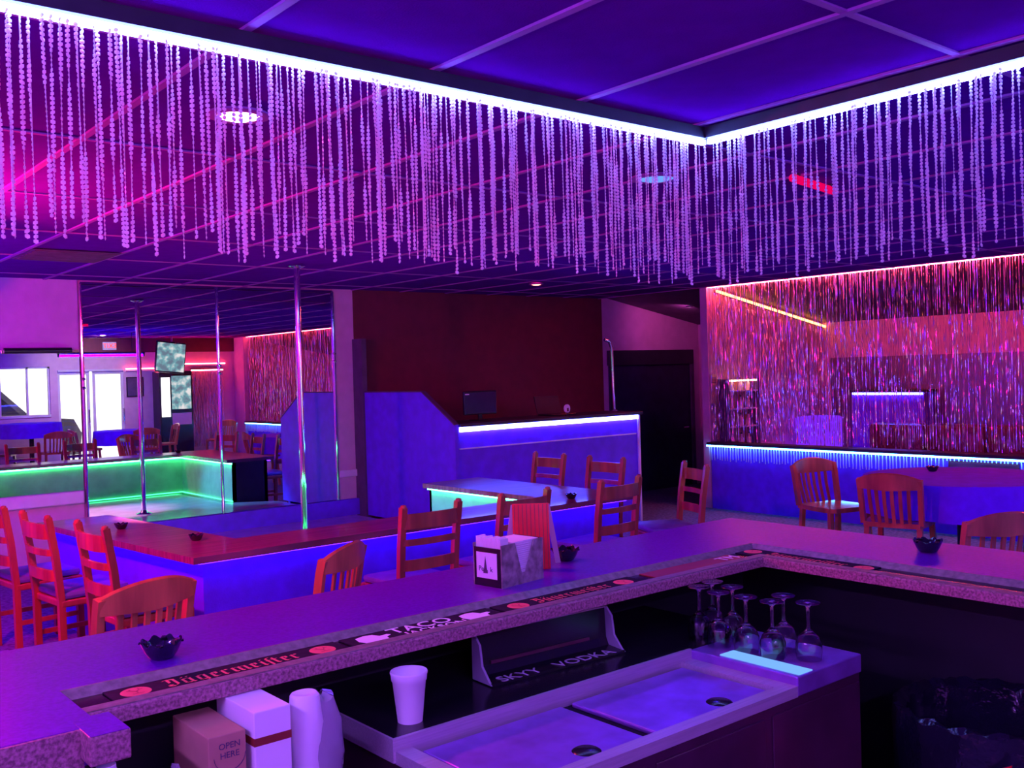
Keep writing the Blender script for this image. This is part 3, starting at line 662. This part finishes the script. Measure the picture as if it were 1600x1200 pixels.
# napkin holder
t = thing('napkin_holder', 'bar caddy holding napkins and straws beside the drip mats', 'napkin holder', (1.735, 2.135, 1.07), math.radians(8))
m_caddy = mat('scuffed caddy plastic', (0.24, 0.22, 0.20), 0.4, var=0.45, scale=40)
MB().prism([(-0.085,0),(0.085,0),(0.085,0.115),(0.048,0.115),(0.012,0.03),(-0.006,0.03),(-0.030,0.115),(-0.085,0.115)], -0.054, -0.050, 'y').build('front_wall', m_caddy, t)
MB().box(-0.085, 0.085, 0.050, 0.054, 0, 0.115).build('rear_wall', m_caddy, t)
MB().box(-0.085, -0.081, -0.050, 0.050, 0, 0.105).build('side_wall', m_black, t); MB().box(0.081, 0.085, -0.050, 0.050, 0, 0.115).build('side_wall', m_black, t)
MB().box(-0.081, 0.081, -0.050, 0.050, 0, 0.004).build('bottom', m_black, t)
MB().box(-0.042, -0.039, -0.050, 0.050, 0.004, 0.10).build('divider', m_black, t)
cd = MB().box(-0.0865, -0.085, -0.036, 0.040, 0.022, 0.092).build('card', m_printwhite, t)
sp = MB()
for q in ([(0.0,0.045),(0.012,0.045),(0.006,0.082)], [(-0.002,0.036),(0.014,0.036),(0.014,0.045),(-0.002,0.045)]): sp.prism(q, -0.0872, -0.0866, 'x')
sp.build('spire_print', m_darkwall, cd)
for body, yy in (('Pe', 0.022), ('k', -0.016)):
    o = inst('lettering', text_mesh(body, 0.020, m_darkwall), cd, (-0.0868, yy, 0.047)); o.rotation_euler = (PI/2, 0, -PI/2)
def at_caddy(x, y): 
    a = math.radians(8); return (1.735 + x*math.cos(a) - y*math.sin(a), 2.135 + x*math.sin(a) + y*math.cos(a))
mb = MB()
for k in range(13): y = -0.046+k*0.0071; mb.box(-0.016, 0.016, y, y+0.0060, 0, 0.125 + 0.003*math.sin(k*1.7))
o = mb.build('napkin_bundle', m_paper); o.location = (*at_caddy(-0.062, 0.003), 1.075); o.rotation_euler.z = math.radians(8); tag(o, 'upright bundle of white paper napkins in the left side of the caddy', 'napkins', kind='stuff')
mb = MB()
for k in range(20): mb.box(-0.034+0.002*math.sin(k*2.1), 0.072+0.004*math.sin(k), -0.047, 0.045, k*0.0056, k*0.0056+0.0046)
o = mb.build('napkin_stack', m_paper); o.location = (*at_caddy(0.0, 0.0), 1.075); o.rotation_euler.z = math.radians(8); tag(o, 'stack of white cocktail napkins showing through the notch of the caddy', 'napkins', kind='stuff')
t = thing('easel_card', 'red upright easel card standing behind the napkin holder', 'table card', (1.905, 2.235, 1.07), math.radians(-38))
MB().bar([(0,-0.030,0.0),(0,0.0,0.19)], 0.108, 0.012).build('front_panel', translucent('red acrylic', (1.0, 0.02, 0.05), 0.6), t)
MB().bar([(0.050,0.004,0.185),(0.082,0.055,0.0)], 0.016, 0.006).build('easel_leg', m_printgrey, t)
MB().bar([(-0.050,0.004,0.185),(-0.075,0.055,0.0)], 0.016, 0.006).build('easel_leg', m_printgrey, t)
for k in range(9): MB().bar([(-0.048+k*0.012,-0.0372,0.002),(-0.048+k*0.012,-0.0074,0.188)], 0.0016, 0.002).build('groove_line', m_tape, t)

# ================================================================ UNDER THE BAR
m_front = mat('dark cooler front', (0.075, 0.018, 0.05), 0.3, 0.2, var=0.2)
t = thing('bottle_cooler', 'steel bottle cooler with two sliding lids under the bar', 'cooler', (1.68, 1.56, 0))
def L(x, y): return (x-1.68, y-1.56)
X0, X1 = 1.09-1.68, 2.30-1.68; Y0, Y1 = 1.40-1.56, 2.16-1.56; YS = 1.735-1.56
MB().box(X0+0.01, X1-0.005, Y0+0.005, Y1, 0.08, 0.855).build('body', m_front, t)
MB().box(X0+0.03, X1-0.03, Y0+0.04, Y1, 0.0, 0.08).build('kick_plate', m_dark, t)
MB().box(X0, X1, YS, Y1, 0.862, 0.90).build('rear_shelf', m_black, t)
MB().box(X0, 2.02-1.68, YS-0.008, YS, 0.852, 0.904).build('shelf_edge', m_steel, t)
MB().box(X0-0.006, X0, YS-0.008, Y1, 0.855, 0.904).build('shelf_end', m_steel, t)
MB().bbox(2.02-1.68, X1, Y0, YS, 0.852, 0.90, 0.004).build('end_ledge', m_steel_lid, t)
MB().box(X0, 2.02-1.68, Y0, Y0+0.035, 0.852, 0.878).build('front_rim', m_steel, t)
MB().box(X0, X0+0.04, Y0+0.035, YS-0.008, 0.852, 0.878).build('left_rim', m_steel, t)
MB().box(1.975-1.68, 2.02-1.68, Y0+0.035, YS-0.008, 0.852, 0.878).build('right_rim', m_steel, t)
MB().box(X0+0.04, 1.975-1.68, Y0+0.035, YS-0.008, 0.850, 0.858).build('lid_track', m_rubber, t)
for a, b in ((1.145, 1.535), (1.57, 1.965)):
    o = MB().bbox(a-1.68, b-1.68, Y0+0.045, YS-0.022, 0.858, 0.870, 0.004).build('lid', m_steel_lid, t)
    cx = (a+b)/2-1.68+0.05; o2 = MB().lathe([(0,0.874),(0.026,0.873),(0.031,0.870),(0.031,0.869)], 20, (cx, Y0+0.075, 0)).build('finger_cup', m_black, o, True)
for k in range(3): MB().bbox(X0+0.03+k*0.40, X0+0.40+k*0.40, Y0, Y0+0.005, 0.12, 0.83, 0.002).build('door_panel', m_front, t)
t = thing('ledge_glow_strip', 'pale cyan glowing strip lying on the ledge in front of the wine glasses', 'light strip', (2.062, 1.53, 0.90))
MB().bbox(-0.028, 0.028, -0.125, 0.115, 0, 0.003, 0.001).build('glow_strip', emit('cyan diffuser', (0.18, 0.42, 1.0), 0.85), t)  # the cyan glow is put into the strip's own material

gl = thing('wine_glass', '', 'wine glass')
MB().lathe([(0,0.0695),(0.011,0.0675),(0.025,0.0560),(0.0322,0.040),(0.0327,0.022),(0.0298,0.0),(0.0306,0.0),(0.0336,0.022),(0.0331,0.040),(0.026,0.0578),(0.012,0.0700),(0.0048,0.0775),(0,0.078)], 28).build('bowl', m_glass, gl, True)
MB().lathe([(0,0.0782),(0.0046,0.0782),(0.0037,0.10),(0.0040,0.130),(0.009,0.138),(0.030,0.1425),(0.0306,0.144),(0.0,0.1446)], 28).build('stem_and_foot', m_glass, gl, True)
GP = [(2.125,1.785,'farthest back beside the shelf'), (2.200,1.800,'at the back on the right'), (2.105,1.702,'third along the left edge'), (2.185,1.718,'second in the right row'), (2.112,1.618,'in the middle of the left row'), (2.115,1.538,'nearest in the left row'), (2.190,1.556,'behind the nearest one'), (2.165,1.465,'frontmost on the ledge corner')]
for k, (x, y, w) in enumerate(GP):
    o = gl if k == 0 else copy_tree(gl); o.location = (x, y, 0.9005)
    o['label'] = 'upside down clear wine glass, ' + w; o['group'] = 'upside down wine glasses on the cooler ledge'
t = thing('foam_cup', 'white foam cup standing on the dark shelf under the bar', 'cup', (1.18, 1.807, 0.90))
MB().lathe([(0,0),(0.027,0),(0.0365,0.088),(0.0385,0.090),(0.040,0.106),(0.0395,0.108),(0.0375,0.107),(0.036,0.09),(0.0255,0.004),(0,0.004)], 32).build('cup_wall', m_white, t, True)
MB().lathe([(0.0375,0.1035),(0.0408,0.104),(0.0412,0.107),(0.040,0.1095),(0.0375,0.108)], 32).build('rolled_rim', m_white, t, True)
t = thing('vodka_tray', 'black plastic bar tray with grey lettering on the shelf under the bar', 'bar tray', (1.665, 1.885, 0.9012), math.radians(-3))
MB().prism([(0.04,0.002),(0.04,0.11),(0.034,0.11),(0.030,0.03),(0.02,0.010),(-0.04,0.006),(-0.04,0.0)], -0.215, 0.215, 'x').build('tray', m_black, t)
for s in (-1, 1): MB().prism([(0.04,0.002),(0.04,0.11),(0.030,0.112),(0.008,0.09),(0.0,0.04),(-0.03,0.008),(-0.04,0.002)], s*0.215-0.003, s*0.215+0.003, 'x').build('end_cheek', mat('clear edge plastic', (0.35,0.33,0.42), 0.15, var=0.05), t)
MB().box(-0.215, 0.215, 0.030, 0.041, 0.109, 0.1125).build('top_edge', m_printgrey, t)
MB().box(-0.17, 0.15, 0.026, 0.030, 0.032, 0.040).build('rib', m_leather, t)
inst('lettering', text_mesh('SKYY', 0.055, m_printgrey), t, (-0.125, -0.028, 0.0085))
inst('lettering', text_mesh('VODKA', 0.055, m_printgrey), t, (0.085, -0.028, 0.0085))
# low shelf with cartons on the left
t = thing('drainboard', 'dark low shelf under the left part of the bar', 'shelf', (0.68, 1.92, 0))
MB().box(-0.40, 0.38, -0.26, 0.24, 0.79, 0.81).build('board', m_dark, t)
for s in (-0.38, 0.36):
    for q in (-0.24, 0.22): MB().box(s-0.015, s+0.015, q-0.015, q+0.015, 0, 0.79).build('leg', m_dark, t)
t = thing('cardboard_carton', 'small brown carton marked OPEN HERE under the bar', 'carton', (0.728, 1.79, 0.81))
MB().bbox(-0.036, 0.036, -0.07, 0.10, 0, 0.20, 0.002).build('box', m_card, t)
for k, w in enumerate(('OPEN', 'HERE')):
    o = inst('lettering', text_mesh(w, 0.016, m_darkwall), t, (0.004, -0.0706, 0.178-k*0.017)); o.rotation_euler.x = PI/2
mb = MB(); pts = [(0.004+0.03*math.cos(a), -0.0707, 0.160+0.028*math.sin(a)) for a in [PI+PI*i/12 for i in range(13)]]
mb.bar(pts, 0.0008, 0.0016).build('tear_line', m_darkwall, t)
t = thing('white_carton', 'white carton with a dark red band next to the brown carton', 'carton', (0.813, 1.79, 0.81))
MB().bbox(-0.037, 0.037, -0.08, 0.09, 0, 0.228, 0.002).build('box', m_paper, t)
MB().box(-0.0375, 0.0375, -0.0806, 0.0905, 0.165, 0.180).build('band', m_tape, t)
MB().box(-0.036, 0.036, -0.0803, -0.0797, 0.1795, 0.2265).build('flap', m_paper, t)
t = thing('cup_sleeve', 'plastic sleeve of white foam cups beside the cartons', 'cup sleeve', (0.903, 1.755, 0.81)); t.scale = (0.88, 0.88, 0.90)
MB().lathe([(0,0),(0.034,0),(0.038,0.05),(0.036,0.12),(0.039,0.19),(0.032,0.248),(0.028,0.252),(0,0.246)], 24, wob=lambda a, j: (1+0.05*math.sin(3*a+j), 0)).build('cup_stack', m_white, t, True)
MB().lathe([(0.032,0.0),(0.046,0.03),(0.050,0.11),(0.048,0.18),(0.036,0.232),(0.012,0.242)], 24, (0.040,0.012,0), wob=lambda a, j: (1+0.10*math.sin(4*a+1.7*j), 0.004*math.sin(5*a))).build('loose_film', m_bag, t, True)
t = thing('plastic_bag', 'crumpled clear plastic bag at the bottom left under the bar', 'plastic bag', (0.642, 1.73, 0.81))
bm = bmesh.new(); bmesh.ops.create_icosphere(bm, subdivisions=3, radius=0.05)
R = random.Random(3)
for v in bm.verts: v.co *= 1 + 0.28*math.sin(23*v.co.x*4+5*v.co.z*9)*math.cos(31*v.co.y*3) + R.uniform(-0.08,0.08); v.co.z = v.co.z*1.5 + 0.075
for v in bm.verts: v.co.z = max(0.001, v.co.z); v.co.x *= 0.7
me = bpy.data.meshes.new('film'); bm.to_mesh(me); bm.free(); me.materials.append(m_bag); inst('film', me, t)
MB().lathe([(0.005,0.0),(0.018,0.018),(0.010,0.03)], 9, (0,0,0.115), wob=lambda a, j: (1+0.3*math.sin(4*a), 0.006*math.sin(3*a))).build('knot', m_bag, t)
t = thing('white_jug', 'white plastic jug tucked under the corner of the bar flap', 'jug', (0.530, 1.77, 0.81), math.radians(150)); t.scale = (0.95, 0.95, 0.93)
MB().lathe([(0,0),(0.045,0),(0.052,0.01),(0.052,0.12),(0.040,0.165),(0.018,0.188),(0.017,0.198),(0,0.198)], 24).build('jug_body', m_white, t, True)
MB().tube([(0.045,-0.02,0.14),(0.068,-0.03,0.12),(0.068,-0.03,0.07),(0.048,-0.02,0.05)], 0.008, 8).build('handle', m_white, t, True)
# bin
t = thing('trash_bin', 'black lined trash bin under the right arm of the bar', 'trash bin', (2.572, 1.20, 0))
def bw_(a, j): 
    return (1 + 0.012*math.sin(13*a+j) + 0.008*math.sin(29*a), 0.006*math.sin(17*a+2*j))
MB().lathe([(0,0),(0.16,0),(0.19,0.40),(0.212,0.71),(0.208,0.71),(0.186,0.40),(0.155,0.02),(0,0.02)], 40).build('bin_body', m_black, t, True)
MB().lathe([(0.207,0.30),(0.232,0.56),(0.238,0.70),(0.236,0.745),(0.222,0.752),(0.200,0.735),(0.190,0.60),(0.172,0.35),(0.10,0.20),(0,0.18)], 72, wob=bw_).build('bin_liner', m_blackbag, t, True)
o = MB().prism([(-0.06,0.52),(-0.13,0.50),(-0.155,0.70),(-0.085,0.66)], -0.226, -0.230, 'x').build('red_tag', m_red, t)

# ================================================================ CHAIRS
def ladder_chair():
    t = thing('ladder_chair', '', 'chair')
    def post(s): return [(s*0.185,-0.185,0),(s*0.185,-0.19,0.44),(s*0.188,-0.215,0.70),(s*0.190,-0.25,0.915)]
    for s in (-1, 1):
        o = MB().bar(post(s), 0.036, 0.036).build('leg', m_wood, t)
        MB().lathe([(0,0.925),(0.016,0.92),(0.0185,0.908),(0.017,0.895),(0,0.895)], 10, (s*0.190,-0.251,0.008)).build('finial', m_wood, o, True)
        MB().bar([(s*0.19,0.19,0),(s*0.19,0.185,0.435)], 0.036, 0.036).build('leg', m_wood, t)
        MB().bar([(s*0.188,-0.185,0.2),(s*0.188,0.185,0.2)], 0.018, 0.028).build('stretcher', m_wood, t)
    for z, h in ((0.835, 0.085), (0.715, 0.036), (0.585, 0.062)):
        y = -0.19 - (z-0.44)*0.125
        MB().bar([(0.185*math.sin(a*PI/2)*1.0, y - 0.035*math.cos(a*PI/2), z) for a in [-1,-0.66,-0.33,0,0.33,0.66,1]], 0.016, h).build('ladder_slat', m_wood, t)
    MB().bar([(-0.18,0.186,0.25),(0.18,0.186,0.25)], 0.018, 0.03).build('stretcher', m_wood, t)
    MB().bbox(-0.205, 0.205, -0.195, 0.205, 0.40, 0.44, 0.008).build('seat_frame', m_wood, t)
    MB().bbox(-0.20, 0.20, -0.185, 0.20, 0.44, 0.485, 0.02).build('seat_pad', m_seat, t, True)
    return t
def crest_chair():
    t = thing('crest_chair', '', 'chair')
    def yb(x): return -0.215 - 0.05*math.cos(x/0.22*PI/2)
    xsn = [-0.22,-0.165,-0.11,-0.055,0,0.055,0.11,0.165,0.22]
    vs = []; fs = []
    for i, x in enumerate(xsn):
        top = 0.815 - 0.045*(abs(x)/0.22)**2.2; bot = 0.70 - 0.01*(1-abs(x)/0.22); y = yb(x) - 0.035
        vs += [(x,y-0.014,top-0.008),(x,y,top),(x,y+0.014,top-0.008),(x,y+0.018,bot),(x,y-0.010,bot)]
    n = 5
    for i in range(len(xsn)-1):
        for k in range(n): fs.append((i*n+k, i*n+(k+1) % n, (i+1)*n+(k+1) % n, (i+1)*n+k))
    fs += [tuple(range(n)), tuple(range((len(xsn)-1)*n, len(xsn)*n))[::-1]]
    MB().add(vs, fs).build('crest_rail', m_wood2, t, True)
    for s in (-1, 1):
        MB().bar([(s*0.205,-0.19,0.45),(s*0.212,-0.235,0.70),(s*0.214,-0.252,0.765)], 0.034, 0.040).build('back_post', m_wood2, t)
        MB().bar([(s*0.20,-0.20,0),(s*0.185,-0.17,0.43)], 0.036, 0.036).build('leg', m_wood2, t)
        MB().bar([(s*0.205,0.20,0),(s*0.185,0.17,0.43)], 0.036, 0.036).build('leg', m_wood2, t)
        MB().bar([(s*0.195,-0.185,0.18),(s*0.198,0.187,0.18)], 0.018, 0.026).build('stretcher', m_wood2, t)
    for x in (-0.14,-0.084,-0.028,0.028,0.084,0.14):
        MB().bar([(x*0.92,yb(x)+0.035,0.455),(x*0.97,yb(x)-0.012,0.60),(x,yb(x)-0.032,0.71)], 0.024, 0.012).build('back_slat', m_wood2, t)
    MB().bar([(-0.19,0.0,0.18),(0.19,0.0,0.18)], 0.018, 0.026).build('stretcher', m_wood2, t)
    MB().prism([(-0.20,-0.215),(0.20,-0.215),(0.225,0.02),(0.215,0.19),(0.17,0.225),(-0.17,0.225),(-0.215,0.19),(-0.225,0.02)], 0.425, 0.46).build('seat', m_wood2, t)
    return t
lc = ladder_chair(); cc = crest_chair()
used = set()
def put(proto, x, y, deg, label, group):
    o = proto if proto.name not in used else copy_tree(proto); used.add(proto.name)
    o.location = (x, y, 0); o.rotation_euler.z = math.radians(deg); o.scale = (1, 1, 1.045 if proto is cc else 1); o['label'] = label; o['group'] = group
    return o
G1 = 'red ladder back chairs around the stage counter'; G2 = 'oak crest rail chairs'
put(lc, 3.21, 4.88, 0, 'red ladder back chair at the stage counter, left of the napkin holder', G1)
put(lc, 3.90, 4.88, 2, 'red ladder back chair at the stage counter, right behind the red straws', G1)
put(lc, 4.75, 4.90, 3, 'red ladder back chair at the right end of the stage counter front', G1)
put(lc, 1.83, 5.41, -86, 'red ladder back chair at the left leg of the stage counter, nearest the corner', G1)
put(lc, 1.73, 6.12, -84, 'red ladder back chair second along the left leg of the stage counter', G1)
put(lc, 1.66, 6.82, -84, 'red ladder back chair cut by the left edge of the picture', G1)
put(lc, 5.62, 6.60, 90, 'dim ladder back chair between the stage counter and the DJ booth', G1)
put(lc, 5.60, 5.86, 92, 'ladder back chair at the right leg of the stage counter, nearer the corner', G1)
put(lc, 5.60, 5.00, 66, 'ladder back chair standing alone before the dark hall door', G1)
put(cc, 1.355, 4.36, 15, 'oak chair with a broad curved crest behind the left end of the bar', G2)
put(cc, 2.28, 4.46, 34, 'oak chair with a curved crest behind the middle of the bar', G2)
put(cc, 7.255, 4.63, 163, 'oak slat back chair at the round table, nearest the fringe', G2)
put(cc, 6.87, 3.84, -76, 'oak slat back chair in front of the round table', G2)
put(cc, 5.39, 2.60, -26, 'oak chair beyond the right arm of the bar, cut by the right edge', G2)

# round tables with cloths
def round_table(x, y, z, r, lab_t, lab_c):
    t = thing('round_table', lab_t, 'table', (x, y, 0))
    MB().lathe([(0,z-0.03),(r-0.01,z-0.03),(r,z-0.02),(r,z-0.006),(0,z-0.006)], 40).build('tabletop', m_dark, t, True)
    MB().lathe([(0,0.0),(0.26,0.0),(0.27,0.02),(0.06,0.06),(0.04,0.10),(0.04,z-0.03),(0,z-0.03)], 20).build('pedestal', m_dark, t, True)
    c = thing('tablecloth', lab_c, 'tablecloth', (x, y, z-0.005))
    def wob(a, j): 
        k = max(0, j-3); return (1 + 0.012*k*math.sin(11*a) + 0.006*k*math.sin(7*a+1), 0)
    MB().lathe([(0,0.004),(r*0.9,0.004),(r+0.004,0.002),(r+0.010,-0.015),(r+0.012,-0.08),(r+0.016,-0.17),(r+0.018,-0.26)], 66, wob=wob).build('cloth', m_cloth, c, True)
round_table(7.55, 3.70, 0.75, 0.72, 'round table in front of the lit fringe', 'blue cloth on the round table in front of the lit fringe')
t = thing('ashtray', 'black ashtray on the round table', 'ashtray', (7.72, 4.02, 0.751), 0.4, group='black glass ashtrays'); t.scale = (0.85,)*3; inst('bowl', ash, t)
for k in range(4):
    a = PI/2*k + 0.3; inst('cigarette_rest', notch, t, (0.051*math.cos(a), 0.051*math.sin(a), 0.043), a + PI/2)
round_table(6.2, -0.7, 0.78, 0.50, 'round table near the glass doors', 'blue cloth on the round table near the glass doors')
round_table(4.75, -1.25, 0.98, 0.50, 'tall round table under the front window', 'blue cloth on the tall round table under the front window')
for x, y, d, lab in ((5.54, -0.68, -90, 'oak chair between the two tables near the glass doors'), (6.3, 0.12, 185, 'oak chair on the room side of the table near the glass doors'), (7.0, -0.8, 95, 'oak chair on the jukebox side of the table near the glass doors'),
                     (4.1, -0.7, -60, 'oak chair left of the tall table under the front window'), (8.2, -0.9, 60, 'oak chair in front of the small red curtain'), (4.9, -0.38, 178, 'oak chair on the room side of the tall table')):
    put(cc, x, y, d, lab, G2)

# ================================================================ FRONT WALL THINGS (seen in the mirror)
t = thing('television', 'tilted television hanging from the ceiling, seen in the stage mirror', 'television', (7.33, -1.25, 1.84))
MB().bbox(-0.30, 0.30, -0.03, 0.03, 0.0, 0.62, 0.01).build('housing', m_black, t)
MB().tube([(0,0,0.62),(0,0,CZ-1.84)], 0.02, 8).build('ceiling_mount', m_chrome, t)
m_scr = bpy.data.materials.new('tv picture'); m_scr.use_nodes = True; nt = m_scr.node_tree; nt.nodes.remove(nt.nodes['Principled BSDF'])
e = nt.nodes.new('ShaderNodeEmission'); nz = nt.nodes.new('ShaderNodeTexNoise'); rp = nt.nodes.new('ShaderNodeValToRGB'); tcn = nt.nodes.new('ShaderNodeTexCoord')
nz.inputs['Scale'].default_value = 7; nt.links.new(tcn.outputs['Object'], nz.inputs['Vector']); nt.links.new(nz.outputs['Fac'], rp.inputs[0])
rp.color_ramp.elements[0].position = 0.38; rp.color_ramp.elements[0].color = (0.16,0.22,0.30,1); rp.color_ramp.elements[1].position = 0.66; rp.color_ramp.elements[1].color = (0.9,0.85,0.85,1)
x_ = rp.color_ramp.elements.new(0.5); x_.color = (0.20,0.45,0.50,1)
nt.links.new(rp.outputs[0], e.inputs[0]); e.inputs[1].default_value = 0.8; nt.links.new(e.outputs[0], nt.nodes['Material Output'].inputs[0])
MB().box(-0.28, 0.28, 0.0302, 0.032, 0.03, 0.59).build('screen', m_scr, t)
t.rotation_euler.y = math.radians(6)
t = thing('jukebox', 'lit jukebox machine standing against the front wall', 'jukebox', (7.62, -1.86, 0))
MB().bbox(-0.34, 0.34, -0.22, 0.20, 0, 1.88, 0.02).build('cabinet', m_black, t)
MB().box(-0.10, 0.30, 0.201, 0.212, 1.10, 1.78).build('screen', m_scr, t)
MB().box(-0.31, -0.14, 0.201, 0.222, 0.95, 1.75).build('light_panel', emit('white light panel', (1, 0.98, 1), 3.0), t)
MB().box(-0.10, 0.30, 0.201, 0.206, 0.78, 1.02).build('control_panel', m_steel, t)
t = thing('exit_sign', 'red EXIT sign under the maroon soffit', 'exit sign', (6.44, YB+0.06, 2.33))
MB().bbox(-0.13, 0.13, -0.03, 0.02, 0, 0.16, 0.006).build('sign_box', m_trim, t)
o = inst('lettering', text_mesh('EXIT', 0.13, emit('exit letters', (1.0, 0.05, 0.03), 2.5)), t, (0, 0.022, 0.08)); o.rotation_euler = (PI/2, 0, PI)
t = thing('dark_poster', 'dark framed poster on the front wall beside the glass doors', 'poster', (6.93, YB+0.005, 1.38))
MB().bbox(-0.17, 0.17, 0, 0.02, 0, 0.40, 0.004).build('frame', m_black, t)
MB().box(-0.15, 0.15, 0.02, 0.021, 0.02, 0.38).build('print', m_darkwall, t)
t = thing('string_curtain', 'narrow red lit string curtain on the front wall', 'string curtain', (8.08, YB+0.06, 0.25))
MB().box(0, 0.70, -0.02, 0.02, 1.64, 1.68).build('top_rail', m_dark, t)
MB().box(0, 0.70, 0.02, 0.03, 1.63, 1.65).build('led_strip', e_red, t)
plane_strands(0.70, 1.62, 1.63, 0.012, 0.011, 9, t)
t = thing('wall_light_strip', 'red light strip along the trim of the front wall', 'light strip', (7.9, YB+0.045, 1.94))
MB().box(-1.15, 0.05, -0.01, 0.005, 0, 0.016).build('lower_run', e_red, t)
MB().box(0.05, 0.95, -0.01, 0.005, 0.08, 0.096).build('upper_run', e_red, t)
t = thing('outdoor_ground', 'pale concrete lot outside the window', 'ground', (5, -9, -0.12)); 
MB().box(-8, 12, -12, 6.75, -0.05, 0).build('slab', m_ground, t)
t = thing('parked_car', 'dark grey car parked outside the front window', 'car', (4.3, -4.6, -0.12))
MB().prism([(-2.0,0.3),(2.0,0.3),(2.05,0.75),(1.9,1.05),(1.05,1.15),(0.35,1.85),(-1.3,1.88),(-1.95,1.2),(-2.05,0.8)], -0.85, 0.85, 'y').build('body', m_car, t)
MB().prism([(0.85,1.20),(0.30,1.76),(-0.30,1.76),(-0.30,1.20)], 0.851, 0.858, 'y').build('side_window', m_black, t)
MB().prism([(-0.38,1.20),(-0.38,1.76),(-1.2,1.78),(-1.6,1.20)], 0.851, 0.858, 'y').build('side_window', m_black, t)
MB().box(-0.20, 0.0, 0.85, 0.88, 1.02, 1.06).build('door_handle', m_trim, t)
for xx in (-1.25, 1.25):
    for yy in (-0.80, 0.80):
        mb = MB().lathe([(0,-0.12),(0.30,-0.12),(0.33,-0.08),(0.33,0.08),(0.30,0.12),(0,0.12)], 24); mb.v = [(v[0]+xx, v[2]+yy, v[1]+0.33) for v in mb.v]; mb.build('wheel', m_tyre, t, True)
